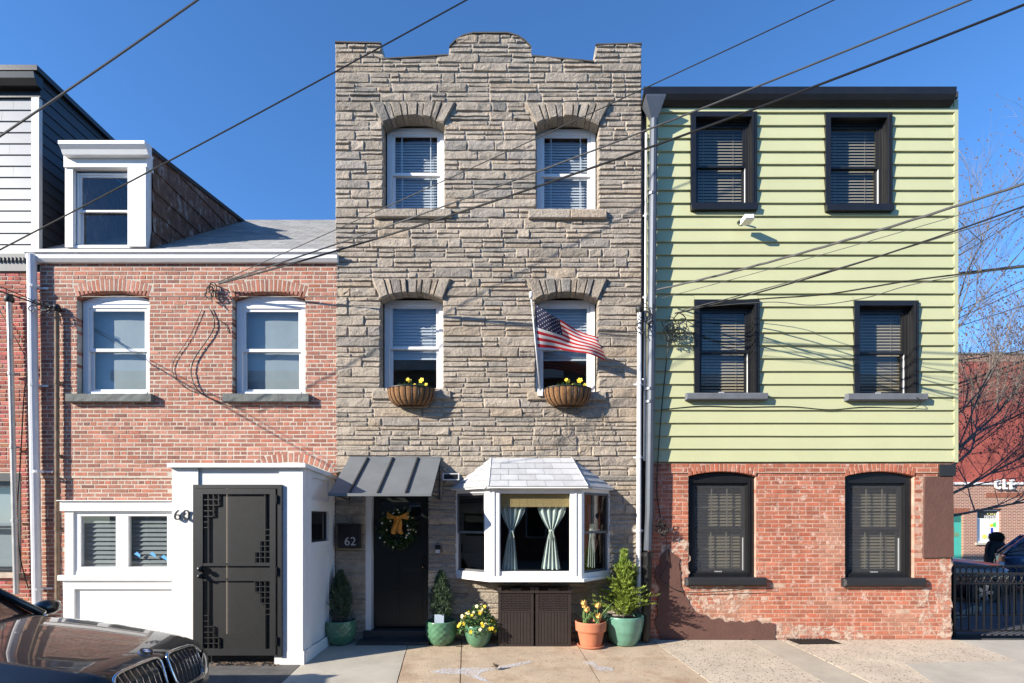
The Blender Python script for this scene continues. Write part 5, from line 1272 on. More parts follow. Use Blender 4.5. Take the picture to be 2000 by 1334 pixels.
def tangle(name, label, c, rx, rz, n, y, r=.007, seed=1, spread=.06):
    rd = random.Random(seed); t = thing(name, label, 'wires', P(c[0], c[1] + rz, y))
    for k in range(n):
        pts = []; x, zz = c[0] + rd.uniform(-rx, rx) * .5, c[1] + rd.uniform(-rz, rz) * .5; a = rd.uniform(0, 2 * PI); ex, ez = rd.uniform(.3, 1) * rx, rd.uniform(.3, 1) * rz
        for i in range(rd.randint(6, 11)):
            a += rd.uniform(.3, .8); pts.append(P(x + ex * math.cos(a) * .8, zz + ez * math.sin(a) * .8, min(-.02, y - rd.uniform(0, spread))))
        P_ = [Vector(p) for p in pts]; out = []
        for i in range(len(P_) - 1):
            p0, p1, p2, p3 = P_[max(0, i - 1)], P_[i], P_[i + 1], P_[min(len(P_) - 1, i + 2)]
            for q in range(4): u = q / 4; out.append(.5 * ((2 * p1) + (p2 - p0) * u + (2 * p0 - 5 * p1 + 4 * p2 - p3) * u * u + (3 * p1 - p0 - 3 * p2 + p3) * u ** 3))
        m = MB(); m.tube(out, r * rd.uniform(.6, 1.2), 5); m.obj('wire', M['rubber' if rd.random() < .75 else 'cable_grey'], t)
    return t
tangle('wire_bundle', 'tangled black wires at the bracket beside the right brick window', (412, 570), 11, 20, 9, -.06, .008, 3)
tangle('wire_bundle', 'large wire tangle on the green clapboard beside the rain pipe', (1318, 640), 24, 30, 16, -.07, .007, 5, .10)
tangle('wire_bundle', 'loops of wire round the weatherhead at the stone house edge', (1262, 622), 24, 38, 9, -.16, .006, 8, .10)
tangle('wire_bundle', 'coil of black wire on the red brick beside the pipe foot', (1293, 1030), 16, 15, 14, -.08, .007, 9)
tangle('wire_bundle', 'wires at the pipe heads left of the brick house windows', (85, 598), 30, 14, 7, -.14, .007, 11)
wire_path('hanging_wire', 'black wire drooping from the bracket down to the right brick sill', 'wire', [P(408, 600, -.04), P(418, 640, -.04), P(380, 700, -.04), P(374, 735, -.05), P(392, 768, -.05), P(430, 785, -.06), P(450, 786, -.11)], .0085)
wire_path('hanging_wire', 'thin looping wire left of the right brick window', 'wire', [P(394, 604, -.03), P(372, 655, -.03), P(340, 705, -.03), P(340, 735, -.03), P(370, 762, -.03), P(410, 770, -.03), P(447, 771, -.1)], .005)
wire_path('hanging_wire', 'short wire bending to the right brick window jamb', 'wire', [P(412, 606, -.03), P(422, 622, -.03), P(438, 632, -.03), P(447, 650, -.02)], .006)
wire_path('hanging_wire', 'black wire running down the green clapboard beside the rain pipe', 'wire', [P(1306, 655, -.05), P(1300, 720, -.05), P(1292, 800, -.05), P(1286, 880, -.05), P(1283, 960, -.03), P(1290, 1010, -.03)], .009)
wire_path('hanging_wire', 'brown wire hanging over the stucco patch to the black sill', 'wire', [P(1300, 1040, -.02), P(1303, 1100, -.03), P(1290, 1130, -.03), P(1330, 1155, -.03), P(1400, 1156, -.03), P(1480, 1148, -.08)], .006)
wire_path('hanging_wire', 'black service wire drooping between the two pipe heads of the brick house', 'wire', [P(-300, 466, -2.5), P(-64, 548, -1.32), P(40, 582, -.6), P(78, 596, -.3), P(100, 602, -.14)], .011)
wire_path('hanging_wire', 'second thinner service wire reaching the rusty pipe head from the street', 'wire', [P(-330, 440, -2.6), P(-80, 530, -1.4), P(30, 572, -.65), P(76, 592, -.3), P(104, 600, -.14)], .007)
wire_path('hanging_wire', 'black wire trailing down beside the grey conduit', 'wire', [P(46, 690, -.03), P(60, 720, -.05), P(48, 760, -.04), P(40, 900, -.05), P(34, 1000, -.07), P(40, 1090, -.07), P(56, 1150, -.05)], .008)
wire_path('hanging_wire', 'slanting wire on the red brick below the grey cornice', 'wire', [P(-10, 590, -.04), P(30, 660, -.04), P(60, 715, -.04)], .006)
def conduit(label, pts, r, mat, head=None, n=10):
    t = thing('conduit', label, 'conduit', (pts[-1][0], pts[-1][1], pts[-1][2])); m = MB(); m.tube(pts, r, n); m.obj('pipe', M[mat], t, smooth=False)
    for k in range(1, 4): p = Vector(pts[0]).lerp(Vector(pts[-1]), k / 4); m = MB(); m.lathe([(r * 1.2, -.025), (r * 1.2, .025)], p, n); m.box(p[0] - r * 2.2, p[0] + r * 2.2, p[1] + r * .8, p[1] + r * 1.3, p[2] - .012, p[2] + .012); m.obj('clamp', M[mat], t)
    if head: m = MB(); p = Vector(pts[0]); m.lathe([(r * 1.1, -.04), (r * 1.7, -.02), (r * 1.8, .03), (r * 1.2, .07), (0, .085)], p, 10); m.obj('weatherhead', M['rubber'], t, smooth=True)
    return t
conduit('grey service conduit on the red brick at the left edge', [P(18, 586, -.1), P(32, 1160, -.1)], .036, 'conduit', True)
conduit('rusty brown conduit beside the white downspout', [P(111, 604, -.07), P(112, 1175, -.07)], .030, 'rustpipe', True)
conduit('weathered white service conduit at the right edge of the stone house', [P(1249, 606, -.12), P(1247, 1180, -.12)], .036, 'pipe_white', True)
conduit('thin pale strip pipe between the stone house and the rain pipe', [P(1262, 260, -.03), P(1259, 900, -.03)], .018, 'pipe_white', None, 6)

# ================================================================= SMALL THINGS ON THE WALLS
lamp = thing('floodlight', 'small white security light on a black arm under the green house top window', 'light', P(1447, 440, 0))
m = MB(); c = Vector(P(1447, 433, -.05)); m.tube([(c.x, -.015, c.z), (c.x + .03, -.14, c.z + .03)], .016, 6); m.lathe([(.045, -.02), (.045, 0)], (c.x, -.01, c.z), 10, axis='y'); m.obj('arm', M['rubber'], lamp)
m = MB(); c = Vector(P(1459, 430, -.2)); m.cbox(c.x - .07, c.x + .07, -.30, -.13, c.z - .035, c.z + .04, .012); m.obj('lamp_head', M['white'], lamp)
m = MB(); m.box(X(665), X(707), -.13, -.03, Z(1070), Z(1026)); mb = m.obj('mailbox', M['black'], None); tag(mb, 'black wall mailbox with number 62 beside the front door', 'mailbox')
m = MB(); m.box(X(665) - .01, X(707) + .01, -.145, -.025, Z(1026), Z(1026) + .018); m.obj('lid', M['black'], mb)
put_text('62', .185, (X(684, -.13), -.133, Z(1058, -.13)), 'numerals', M['number'], mb, extr=.003)
m = MB(); m.cbox(X(851), X(861), -.065, -.03, Z(1081), Z(1064), .004); db = m.obj('doorbell', M['black'], None); tag(db, 'small black and silver doorbell on the stone right of the door', 'doorbell')
m = MB(); m.box(X(851.5), X(860.5), -.068, -.0655, Z(1080), Z(1073)); m.obj('button_plate', M['number'], db)
sp = thing('solar_panel', 'small white framed solar panel hung beside the awning', 'solar panel', P(881, 937, -.1))
m = MB(); a, b, c, d = X(865, -.16), X(897, -.16), Z(938, -.16), Z(925, -.16); m.box(a, b, -.19, -.17, c, d); m.obj('frame', M['vinyl'], sp); m = MB(); m.box(a + .02, b - .02, -.194, -.1905, c + .015, d - .012); m.obj('cell', M['black'], sp)
m = MB(); m.tube([((a + b) / 2, -.17, (c + d) / 2), ((a + b) / 2, -.03, (c + d) / 2 - .02)], .012, 6); m.tube([(a + .05, -.17, d), (AX1 - .02, -.1, AZ1 - .1)], .004, 4); m.obj('arm', M['charcoal'], sp)

# wreath with bow
wc = Vector(P(778, 1034, .09)); wr = thing('wreath', 'round leafy wreath with white blossoms on the dark front door', 'wreath', tuple(wc))
m = MB(); rd = random.Random(4)
for i in range(800):
    a = rd.uniform(0, 2 * PI); rr = .235 + rd.gauss(0, .035); c = wc + Vector((rr * math.cos(a), rd.uniform(-.05, .04), rr * math.sin(a))); d = Vector((rd.uniform(-1, 1), rd.uniform(-.8, .2), rd.uniform(-1, 1))).normalized(); s = d.orthogonal().normalized() * .014; k = rd.uniform(.25, .7); m.cur = (k, k, k); m.poly([c - s * .3, c + d * .03 - s, c + d * .07, c + d * .03 + s])
m.obj('leaves', M['leaf_mid'], wr, kind='stuff')
for i in range(22):
    a = rd.uniform(0, 2 * PI); rr = .235 + rd.gauss(0, .045); c = wc + Vector((rr * math.cos(a), -.06, rr * math.sin(a))); m = MB(); m.lathe([(0, -.012), (.012, -.008), (.016, 0), (0, .004)], c, 6, axis='y'); m.obj('blossom', M['paleyellow'] if i % 3 else M['white'], wr)
bow = thing('bow', 'orange ribbon bow tied on top of the wreath', 'ribbon', tuple(wc + Vector((0, -.07, .2))))
bc = wc + Vector((.0, -.075, .19))
for s in (-1, 1):
    m = MB(); m.grid(lambda u, v: (bc.x + s * (.02 + .15 * math.sin(PI * u * .98) ** .8 * (1)), bc.y - .03 * math.cos(2 * PI * u), bc.z + (.055 * (v - .5) * 2) * (.3 + .9 * math.sin(PI * u)) + .03 * math.sin(PI * u)), 10, 3); m.obj('loop', M['orange'], bow)
    m = MB(); m.grid(lambda u, v: (bc.x + s * (.012 + .045 * v) + (u - .5) * .085 + .01 * math.sin(v * 7), bc.y - .012 + .012 * math.sin(u * 6 + v * 4), bc.z - .01 - .26 * v - (.02 * abs(u - .5) * -2 if v > .95 else 0)), 5, 8); m.obj('tail', M['orange'], bow)
m = MB(); m.lathe([(0, -.05), (.03, -.035), (.035, 0), (0, .02)], bc, 8, axis='y'); m.obj('knot', M['orange'], bow)

# curtains and bamboo shade in the bay
def curtain(label, y, xt0, xt1, xtie, xb0, xb1, pt, ptie, pb):
    zt, zm, zb_ = Z(pt, y), Z(ptie, y), Z(pb, y)
    def fn(u, v):
        if v < .5: t = v / .5; e = t ** 1.6; l, r = X(xt0, y) + (X(xtie - 4, y) - X(xt0, y)) * e, X(xt1, y) + (X(xtie + 4, y) - X(xt1, y)) * e; z = zt + (zm - zt) * t
        else: t = (v - .5) / .5; e = t ** .75; l, r = X(xtie - 4, y) + (X(xb0, y) - X(xtie - 4, y)) * e, X(xtie + 4, y) + (X(xb1, y) - X(xtie + 4, y)) * e; z = zm + (zb_ - zm) * t
        wdt = r - l; return (l + wdt * u, y + .022 * math.sin(u * 2 * PI * 4.5) * min(1, wdt / .2 + .25), z + .01 * math.sin(u * 20) * (v > .97))
    c = MB(); c.grid(fn, 44, 26); o = c.obj('curtain', M['curtain'], None, smooth=True); tag(o, label, 'curtain')
    t = MB(); zz = zm; t.lathe([(.036, -.02), (.042, 0), (.036, .02)], (X(xtie, y), y, zz), 10); t.tube([(X(xtie + 2, y), y - .04, zz), (X(xtie + 5, y), y - .045, zz - .10)], .008, 5); t.tube([(X(xtie - 2, y), y - .04, zz), (X(xtie - 4, y), y - .045, zz - .12)], .008, 5); t.obj('tie', M['curtain'], o)
curtain('shaded tied pale green curtain in the bay window, on the awning side', -.37, 976, 1027, 999, 980, 1011, 985, 1037, 1113)
curtain('sunlit tied pale green curtain under the bamboo shade in the bay window', -.37, 1049, 1107, 1077, 1057, 1094, 985, 1037, 1112)
curtain('pale green curtain behind the side pane of the bay window next to the cedar', -.14, 1147, 1166, 1156, 1146, 1164, 985, 1035, 1108)
bs = MB()
zz = Z(990, -.42)
while zz < Z(962, -.42): bs.box(X(978, -.42), X(1111, -.42), -.425, -.415, zz, zz + .009); zz += .0115
for k in range(9): xx = X(982 + k * 15.5, -.42); bs.box(xx - .003, xx + .003, -.428, -.4255, Z(990, -.42), Z(962, -.42))
tag(bs.obj('bamboo_shade', M['bamboo'], None), 'rolled up woven bamboo shade at the top of the bay window', 'window shade')

# ================================================================= FLAG AND POLE
fp = thing('flagpole', 'white flagpole slanting out from the right middle window sill of the stone house', 'flagpole', P(1054, 768, -.06))
pb, pt = Vector(P(1055, 766, -.07)), Vector(P(1037, 576, -.62))
m = MB(); m.tube([pb, pt], [.0115, .0105], 10); m.obj('pole', M['white'], fp, smooth=True); m = MB(); m.lathe([(0, -.05), (.02, -.045), (.03, -.02), (.022, 0), (.03, .02), (.02, .045), (0, .055)], pt, 10); m.obj('finial', M['white'], fp, smooth=True)
m = MB(); m.box(pb.x - .04, pb.x + .04, -.09, -.03, pb.z - .06, pb.z + .05); m.obj('bracket', M['white'], fp)
def flagpt(u, v):
    tl, bl, tr, br = (1045, 593), (1050, 678), (1167, 661), (1184, 702)
    tx = tl[0] + (tr[0] - tl[0]) * u; ty = tl[1] + (tr[1] - tl[1]) * u + 5 * math.sin(PI * u); bx = bl[0] + (br[0] - bl[0]) * u; by = bl[1] + (br[1] - bl[1]) * u - 4 * math.sin(PI * u)
    px, py = tx + (bx - tx) * v, ty + (by - ty) * v; yh = -.57 + .25 * v
    y = yh * (1 - u * .35) - .06 * math.sin(u * 7.5 + v * 2.2) * u ** .6 - .03 * math.sin(u * 16 - v * 5) * u; return P(px + 1.5 * math.sin(v * 9 + u * 8) * u, py + 2 * math.sin(u * 11 + v * 3) * u, y)
m = MB(); NU, NV = 40, 26
m.grid(flagpt, NU, NV, lambda i, j: 2 if (j < 14 and i < 16) else (0 if (j // 2) % 2 == 0 else 1))
fl = m.obj('flag', [M['red'], M['fwhite'], M['navy']], None, smooth=True); tag(fl, 'stars and stripes flag blowing from the white pole in front of the stone house', 'flag')
m = MB()
for r in range(9):
    for c in range(6 if r % 2 == 0 else 5):
        u0 = .4 * ((c + (.5 if r % 2 == 0 else 1.0)) / 6); v0 = 7 / 13 * ((r + .7) / 9.4)
        for side in (-1, 1):
            pts = []
            for k in range(10):
                rr = (.0115 if k % 2 == 0 else .005); a = PI / 2 + 2 * PI * k / 10; p = Vector(flagpt(max(0, u0 + rr * math.cos(a) * 1.0), max(0, v0 - rr * 1.75 * math.sin(a)))); p.y += side * .004; pts.append(p)
            m.poly(pts)
m.obj('stars', M['fwhite'], fl, kind='stuff')

# ================================================================= PLANTS
def petalflower(m, c, d, r, n=5):
    d = d.normalized(); e1 = d.orthogonal().normalized(); e2 = d.cross(e1)
    for k in range(n):
        a = 2 * PI * k / n; q = e1 * math.cos(a) + e2 * math.sin(a); s = d.cross(q); m.poly([c, c + q * r * .55 - s * r * .45 + d * r * .1, c + q * r + d * r * .25, c + q * r * .55 + s * r * .45 + d * r * .1])
def basket(label, px):
    cx = X(px, -.18); zt = Z(757, -.18); t = thing('window_basket', label, 'basket', (cx, -.18, zt - .27), 'flower baskets under the middle windows')
    A, D, H = .36, .25, .265; y0 = -.06
    def pt(a, v, b=1.): k = math.sqrt(max(0, 1 - (v * .93) ** 2.6)) ; return (cx + A * math.cos(a) * (.35 + .65 * k) * b, y0 - D * math.sin(a) * (.3 + .7 * k) * b, zt - H * v)
    m = MB(); NR = 11
    m.grid(lambda u, v: pt(PI * u, v, .965 + .055 * abs(math.sin(PI * u * NR)) ** .7), 66, 8); m.obj('liner', M['coir'], t, smooth=True)
    m = MB(); m.poly([pt(PI * i / 20, .08, .95) for i in range(21)]); m.obj('soil', M['soil'], t)
    m = MB(); m.poly([pt(0, v) for v in (0, .3, .6, .8, 1)] + [pt(PI, v) for v in (1, .8, .6, .3, 0)]); m.obj('back', M['coir'], t)
    for k in range(1, NR): m = MB(); m.tube([pt(PI * k / NR, v, 1.0) for v in (0, .2, .4, .6, .75, .88, 1)], .007, 5); m.obj('wire', M['iron'], t)
    m = MB(); m.tube([pt(PI * i / 24, 0, 1.02) for i in range(25)], .009, 5); m.tube([pt(0, 0, 1.02), pt(PI, 0, 1.02)], .009, 5); m.obj('rim', M['iron'], t)
    rd = random.Random(int(px)); m = MB()
    for i in range(170):
        c = Vector((cx + rd.uniform(-.18, .26), y0 - rd.uniform(.04, .2), zt - .02)); d = Vector((rd.uniform(-.5, .5), rd.uniform(-.6, .2), 1)).normalized(); s = d.orthogonal().normalized() * .010; L = rd.uniform(.03, .10); k = rd.uniform(.6, 1.5); m.cur = (k, k, k); m.poly([c - s * .6, c + d * L * .5 - s, c + d * L, c + d * L * .5 + s])
    m.obj('leaves', M['leaf_mid'], t, kind='stuff')
    for (ox, oz, r) in ((-.03, .115, .032), (.0, .10, .032), (.175, .105, .05), (.25, .03, .035), (.07, .04, .022)):
        m = MB(); c = Vector((cx + ox, y0 - .14 + rd.uniform(-.03, .03), zt + oz)); petalflower(m, c, Vector((rd.uniform(-.5, .1), -1, .3)), r, 6); petalflower(m, c + Vector((0, -.008, 0)), Vector((-.2, -1, .5)), r * .7, 5); fo = m.obj('flower', M['yellow'], t); m = MB(); m.tube([c, (c.x + .01, c.y + .03, zt - .01)], .004, 4); m.obj('stem', M['stem'], fo)
M['stem'] = pm('green_stem', (.11, .19, .05), .6)
basket('brown coir window basket with yellow flowers under the middle window above the awning', 801)
basket('brown coir window basket with yellow flowers beside the flagpole', 1110)

def pot(name, label, px, pyb, hw, h, prof, mat, tex, cat='potted plant', group=None, n=56, rows=22):
    g = G(px, pyb); r = hw / FPX * (g[1] + CD); cy = g[1] + r * .62; cx = X(px, cy); zb = gz(cy)
    r = hw / FPX * (cy + CD); t = thing(name, label, cat, (cx, cy, zb), group); m = MB(); H = h / FPX * (cy + CD)
    def rad(v):
        for (a, ra), (b, rb) in zip(prof, prof[1:]):
            if a <= v <= b: s = (v - a) / (b - a); return ra + (rb - ra) * s
        return prof[-1][1]
    pr = [(.001, .004)] + [(r * rad(j / rows), H * j / rows + .003) for j in range(rows + 1)] + [(r * rad(1) * .93, H + .003), (r * rad(1) * .90, H * .8)]
    m.lathe(pr, (cx, cy, zb), n, wob=(lambda j, k: tex(j - 1, k) if 2 < j < rows else 1)); m.obj('pot', mat, t, smooth=True)
    m = MB(); m.lathe([(.001, H * .90), (r * rad(1) * .92, H * .88)], (cx, cy, zb), 18, wob=lambda j, k: 1); m.obj('soil', M['soil'], t); return t, Vector((cx, cy, zb + H * .9)), r
bowl = [(0, .62), (.15, .80), (.4, .97), (.65, 1.0), (.9, .98), (1, .97)]
dia = lambda j, k: 1 + .045 * (abs(((k / 56 * 14 + j / 22 * 4.) % 1) - .5) + abs(((k / 56 * 14 - j / 22 * 4.) % 1) - .5) - .5) * 2
def needles(m, base, h, r, n, rd, shape, L, wd, spread=.5, kk=(.55, 1.5)):
    for i in range(n):
        t = rd.random() ** .8; a = rd.uniform(0, 2 * PI); rr = r * shape(t) * (rd.uniform(.25, 1) ** .5) * (1 + .22 * math.sin(a * 5 + t * 19)); c = base + Vector((rr * math.cos(a), rr * math.sin(a), h * t))
        o = Vector((math.cos(a), math.sin(a), 0)); d0 = (o * spread * rd.uniform(.4, 1.2) + Vector((0, 0, 1)) * rd.uniform(.5, 1.2)).normalized(); k = rd.uniform(*kk)
        for q in range(5):
            d = (d0 + Vector((rd.uniform(-.5, .5), rd.uniform(-.5, .5), rd.uniform(-.35, .35)))).normalized(); s = d.cross(Vector((rd.uniform(-1, 1), rd.uniform(-1, 1), rd.uniform(-1, 1)))).normalized() * wd; l = L * rd.uniform(.6, 1.2); m.cur = (k, k * rd.uniform(.92, 1.05), k); m.poly([c - s * .5, c + d * l * .5 - s, c + d * l, c + d * l * .5 + s])
def conifer(label, px, pyb, seed, card):
    t, top, r = pot('potted_conifer', label, px, pyb, 30, 46, bowl, M['pot_green'], dia, group='pair of conifers at the door')
    rd = random.Random(seed); m = MB(); sh = lambda t: (.55 + 1.2 * t if t < .25 else .85 * (1 - ((t - .25) / .75) ** 1.8) + .08)
    needles(m, top + Vector((0, 0, .05)), .72, r * .80, 1500, rd, sh, .045, .0045); m.obj('foliage', M['leaf_dark'], t, kind='stuff')
    m = MB(); m.tube([top - Vector((0, 0, .02)), top + Vector((0, 0, .6))], [.018, .006], 6); m.obj('stem', M['bark'], t)
    m = MB(); m.box(top.x - .085, top.x + .055, top.y - r * .55, top.y - r * .55 + .004, top.z - .0, top.z + .15); m.obj('plant_card', card, t)
conifer('shaded conifer in green diamond pot beside the porch wall', 665, 1262, 1, M['charcoal'])
conifer('conifer with pale plant card in green diamond pot right of the door', 862, 1263, 2, pm('pale_blue_card', (.40, .48, .58), .6))
# pansies
rib = lambda j, k: 1 + .018 * (k % 2) - .012 * (j % 3 == 0)
t, top, r = pot('potted_pansies', 'yellow and white pansies spilling over a green ribbed bowl', 934, 1266, 27, 42, [(0, .55), (.2, .78), (.5, .93), (.8, 1.0), (1, 1.0)], M['pot_green'], rib)
rd = random.Random(9); m = MB()
def pan(rd): a = rd.uniform(0, 2 * PI); q = rd.random() ** .5; return top + Vector((1.5 * r * q * math.cos(a), 1.05 * r * q * math.sin(a), .30 * (1 - q * q) + rd.uniform(-.04, .06) - .05 * q))
for i in range(900):
    c = pan(rd) - Vector((0, 0, .04)); d = Vector((rd.uniform(-1, 1), rd.uniform(-1, .6), rd.uniform(-.1, 1))).normalized(); s = d.orthogonal().normalized() * .013; k = rd.uniform(.5, 1.5); m.cur = (k, k, k); L = rd.uniform(.03, .06); m.poly([c - s * .5, c + d * L * .5 - s, c + d * L, c + d * L * .5 + s])
m.obj('leaves', M['leaf_mid'], t, kind='stuff')
for i in range(46):
    c = pan(rd); m = MB(); d = Vector((rd.uniform(-.7, .3), -1, rd.uniform(-.1, .9))); c = c + d.normalized() * .03; rr = rd.uniform(.024, .034); petalflower(m, c, d, rr, 5); petalflower(m, c + d.normalized() * .006, d, rr * .7, 4); m.obj('flower', M['yellow'] if rd.random() < .68 else M['paleyellow'], t)
# terracotta tulips
flat = lambda j, k: 1
t, top, r = pot('potted_tulips', 'peach tulips in a terracotta pot with saucer', 1154, 1268, 30, 50, [(0, .66), (.60, .86), (.63, .98), (.95, 1.02), (1, 1.0)], M['terracotta'], flat)
m = MB(); b = WLOC[t.name]; m.lathe([(.001, .0), (r * .80, .0), (r * .9, .035), (r * .84, .037), (r * .74, .012)], tuple(b), 28); m.obj('saucer', M['terracotta'], t, smooth=True)
for i, (ox, oy, hh, ang) in enumerate(((-.11, -.02, .26, -.1), (-.07, -.08, .17, .1), (.10, -.02, .22, .1), (.10, -.1, .08, .2), (-.085, .05, .2, 0))):
    c = top + Vector((ox, oy, hh)); m = MB(); rr = .048
    for k in range(6):
        a = 2 * PI * k / 6; o = Vector((math.cos(a), math.sin(a), 0)); s = Vector((-o.y, o.x, 0)); m.poly([c, c + o * rr * .8 - s * rr * .5 + Vector((0, 0, rr * .7)), c + o * rr * .7 + Vector((0, 0, rr * 2.0)), c + o * rr * .8 + s * rr * .5 + Vector((0, 0, rr * .7))])
    fo = m.obj('flower', M['peach'], t); m = MB(); m.tube([c, c - Vector((ang * .2, 0, hh))], .006, 5); m.obj('stem', M['stem'], fo)
rd = random.Random(3)
for i in range(15):
    a = rd.uniform(0, 2 * PI); b0 = top + Vector((rd.choice((-.09, .08)) + rd.uniform(-.04, .04), rd.uniform(-.08, .06), 0)); d = Vector((math.cos(a) * .5, math.sin(a) * .5 - .1, 1)); L = rd.uniform(.16, .34); m = MB(); k = rd.uniform(.9, 1.6); m.cur = (k, k, k); s = Vector((-math.sin(a), math.cos(a), 0)) * .022
    q = [b0 + d * L * f + Vector((math.cos(a), math.sin(a), 0)) * (.10 * f * f) for f in (0, .35, .7, 1)]; m.poly([q[0] - s * .5, q[1] - s, q[1] + s, q[0] + s * .5][::-1]); m.poly([q[1] - s, q[2] - s * .8, q[2] + s * .8, q[1] + s][::-1]); m.poly([q[2] - s * .8, q[3], q[2] + s * .8][::-1]); m.obj('leaf', M['leaf_tulip'] if 'leaf_tulip' in M else M.setdefault('leaf_tulip', leafmat('tulip_leaf', (.17, .26, .10))), t)
# cedar
chk = lambda j, k: 1 + .02 * (((k // 1) % 2) ^ (j % 2))
t, top, r = pot('potted_cedar', 'bright green feathery cedar in a large teal checked pot', 1219, 1264, 37, 56, [(0, .62), (.2, .78), (.5, .92), (.85, 1.0), (1, 1.02)], M['pot_teal'], chk)
rd = random.Random(5); m = MB()
for br in range(210):
    tt = rd.random() ** .85; a = rd.uniform(0, 2 * PI); reach = (.37 * (1 - tt) ** .7 + .05) * rd.uniform(.55, 1.1) * (1 + .3 * math.sin(a * 2 + tt * 9)); b0 = top + Vector((rd.uniform(-.05, .05), rd.uniform(-.05, .05), -.03 + .62 * tt)); o = Vector((math.cos(a), math.sin(a), 0)); e = b0 + o * reach + Vector((0, 0, rd.uniform(.12, .30)))
    side = Vector((-o.y, o.x, 0)); kb = rd.uniform(.6, 1.4)
    for i in range(46):
        f = rd.uniform(.1, 1.05); c = b0.lerp(e, f) + Vector((0, 0, .05 * math.sin(f * PI))) + side * rd.uniform(-.035, .035) * (1.1 - f); sg = rd.choice((-1, 1)); d = ((e - b0).normalized() * rd.uniform(.5, 1.1) + side * sg * rd.uniform(.1, .8) + Vector((rd.uniform(-.3, .3), rd.uniform(-.3, .3), rd.uniform(-.1, .7)))).normalized(); s = d.cross(Vector((rd.uniform(-1, 1), rd.uniform(-1, 1), rd.uniform(-1, 1)))).normalized() * .0065; L = rd.uniform(.03, .075); k = kb * rd.uniform(.7, 1.3); m.cur = (k * 1.08, k, k * .85); m.poly([c - s * .4, c + d * L * .5 - s, c + d * L, c + d * L * .5 + s])
needles(m, top + Vector((0, 0, .55)), .46, .085, 330, rd, lambda t: 1.25 - t, .07, .006, .35, (.8, 1.6)); m.obj('foliage', M['leaf_cedar'], t, kind='stuff'); m = MB(); m.tube([top - Vector((0, 0, .02)), top + Vector((0, 0, .8))], [.02, .006], 6); m.obj('stem', M['bark'], t)

# ================================================================= STORAGE BINS
def bin_(label, pa, pb_):
    yb, yf = -.06, -.36; x0, x1 = X(pa, yf), X(pb_, yf); zb, zt = gz(yf), Z(1158, yf); t = thing('storage_bin', label, 'bin', ((x0 + x1) / 2, -.2, zb), 'resin bins under the bay window')
    m = MB(); m.box(x0 + .012, x1 - .012, yf + .012, yb, zb, zt); m.obj('body', M['bin'], t)
    m = MB(); w = .045
    m.box(x0, x0 + w, yf, yf + .03, zb, zt); m.box(x1 - w, x1, yf, yf + .03, zb, zt); zm = Z(1194, yf)
    for zz, h in ((zb + .02, .02), (zm, .012), (zt - .015, .015)): m.box(x0 + w, x1 - w, yf + .001, yf + .03, zz - h, zz + h)
    m.obj('frame', M['bin'], t)
    m = MB(); m.prismx([(yf - .02, zt), (yb, zt), (yb, zt + .07), (yf + .12, zt + .065), (yf - .02, zt + .03)][::1], x0 - .01, x1 + .01); m.box(x0 - .012, x0 + .05, yf - .022, yf + .04, zt + .0, zt + .085); m.box(x1 - .05, x1 + .012, yf - .022, yf + .04, zt + .0, zt + .085); ld = m.obj('lid', M['bin'], t); quick('handle', M['bin'], ld, ((x0 + x1) / 2 - .08, (x0 + x1) / 2 + .08, yf - .028, yf + .03, zt + .04, zt + .066))
    n = 9
    for k in range(n): a = x0 + w + (x1 - x0 - 2 * w) * k / n; m = MB(); m.cbox(a + .003, a + (x1 - x0 - 2 * w) / n - .003, yf + .004, yf + .013, zb + .04, zm - .012, .004); m.obj('slat', M['bin'], t)
    m = MB(); rows, cols = 9, 11; dz = (zt - .03 - zm - .012) / rows; dx = (x1 - x0 - 2 * w) / cols
    for r_ in range(rows):
        for c in range(cols): a = x0 + w + dx * (c + (.5 if r_ % 2 else 0)); b = min(a + dx * .92, x1 - w); z0 = zm + .012 + dz * r_; m.cbox(a, b, yf + .0, yf + .013, z0 + .002, z0 + dz - .002, .007)
    m.obj('wicker', M['bin'], t, kind='stuff')
bin_('brown resin storage bin next to the pansies', 973, 1042)
bin_('brown resin storage bin next to the terracotta pot', 1046, 1115)

# ================================================================= SMALL THINGS ON THE PAVEMENT
q = [G(1530, 1247), G(1612, 1247), G(1645, 1258), G(1562, 1259)]
gr = thing('cellar_grate', 'black iron cellar grate in the pavement under the green house', 'grate', q[0])
m = MB(); m.prismz([(p[0], p[1]) for p in reversed(q)], lambda x, y: gz(y) - .002, lambda x, y: gz(y) + .006); m.obj('pit', M['rubber'], gr)
for k in range(13): a = Vector(q[0]).lerp(Vector(q[1]), (k + .2) / 13); b = Vector(q[3]).lerp(Vector(q[2]), (k + .2) / 13); m = MB(); m.tube([a + Vector((0, 0, .012)), b + Vector((0, 0, .012))], .010, 4); m.obj('bar', M['iron'], gr)
def chalk(label, polys):
    m = MB()
    for pl in polys:
        g = [G(*p) for p in pl]; c = Vector((sum(p[0] for p in g) / len(g), sum(p[1] for p in g) / len(g), 0)); m.poly([(p[0], p[1], gz(p[1]) + .004) for p in g])
    tag(m.obj('chalk_mark', M['chalk'], None), label, 'chalk mark')
chalk('pale chalk arrow smeared on the tan concrete', [[(835, 1313), (870, 1306), (905, 1305), (955, 1305), (1040, 1290), (1036, 1295), (985, 1307), (940, 1313), (935, 1320), (962, 1334), (945, 1332), (905, 1317), (860, 1316)]])
chalk('small pale chalk smear across the pavement joint by the terracotta pot', [[(1133, 1293), (1160, 1292), (1166, 1300), (1198, 1305), (1196, 1311), (1166, 1310), (1155, 1299)]])
c = Vector(G(968, 1309)); m = MB(); rd = random.Random(2)
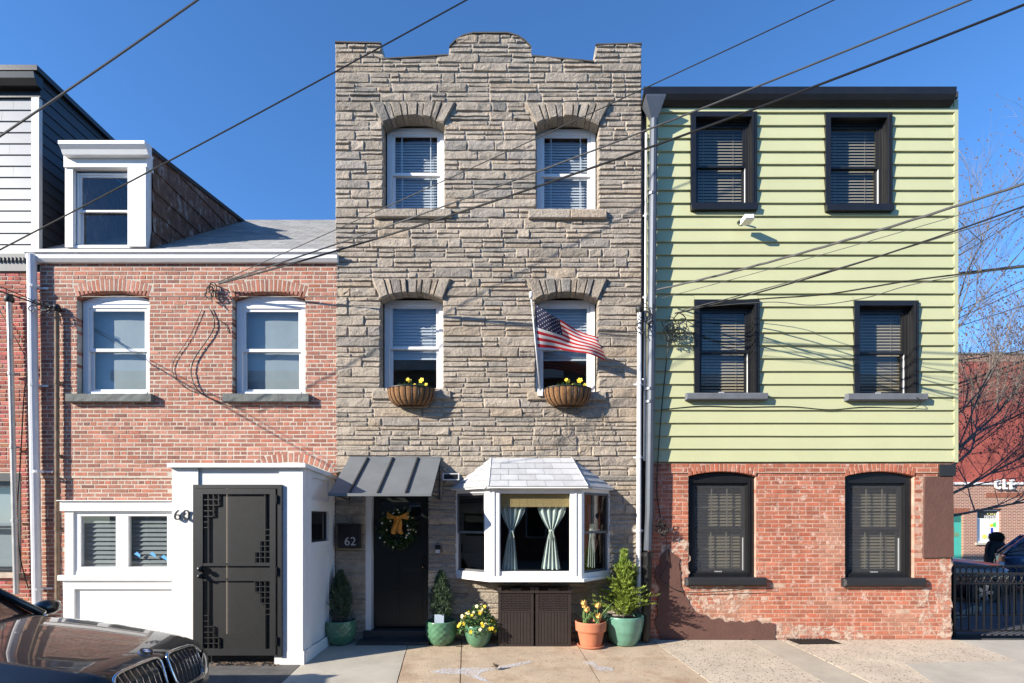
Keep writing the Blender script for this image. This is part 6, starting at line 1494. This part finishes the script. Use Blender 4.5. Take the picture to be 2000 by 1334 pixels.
for k in range(8): a = rd.uniform(0, 2 * PI); p = c + Vector((.02 * math.cos(a), .02 * math.sin(a), rd.uniform(.0, .03))); m.poly([p, p + Vector((rd.uniform(-.06, .06), rd.uniform(-.05, .05), rd.uniform(0, .07))), p + Vector((rd.uniform(-.06, .06), rd.uniform(-.05, .05), rd.uniform(.02, .08)))])
tag(m.obj('dry_leaf', pm('dry_leaf_brown', (.22, .15, .09), .9, var=.3), None), 'crumpled dry leaf on the chalk arrow', 'leaf')
for i, (px, py, s, mt, lb) in enumerate(((895, 1263, .05, 'dry_leaf_brown', 'brown leaf scrap between the conifer pot and the pansy bowl'), (1190, 1252, .05, 'white_paint', 'white scrap of paper between the terracotta and teal pots'), (443, 1290, .09, 'white_paint', 'pale scrap lying at the porch door foot'))):
    c = Vector(G(px, py)); m = MB(); m.poly([c + Vector((-s, -s * .4, .006)), c + Vector((s, -s * .3, .012)), c + Vector((s * .8, s * .5, .02)), c + Vector((-s * .7, s * .4, .008))]); tag(m.obj('scrap', bpy.data.materials[mt], None), lb, 'litter')
m = MB(); rd = random.Random(12)
for k in range(420):
    c = Vector(G(rd.uniform(412, 545), rd.uniform(1284, 1301))); c.z += .004; a = rd.uniform(0, PI); s = rd.uniform(.008, .03); d = Vector((math.cos(a), math.sin(a), 0)) * s; e = Vector((-math.sin(a), math.cos(a), 0)) * s * .5; m.poly([c - d - e, c + d - e, c + d + e + Vector((0, 0, .012)), c - d + e + Vector((0, 0, .012))])
o = m.obj('wood_chips', pm('wood_chip', (.20, .14, .10), .9, var=.5, vs=40), None); o['kind'] = 'stuff'; tag(o, 'brown wood chips at the foot of the security door', 'wood chips')
# creeper stems on the stone below the right basket
m = MB(); rd = random.Random(31)
for k in range(16):
    x, y = rd.uniform(1040, 1235), rd.uniform(775, 830); pts = []
    for i in range(9): pts.append(P(x, y, -.055)); x += rd.uniform(-9, 9); y += rd.uniform(2, 13)
    m.tube(pts, .0035, 3, caps=False)
tag(m.obj('creeper', M['bark'], None), 'thin dry creeper stems on the stone below the right basket', 'vine')
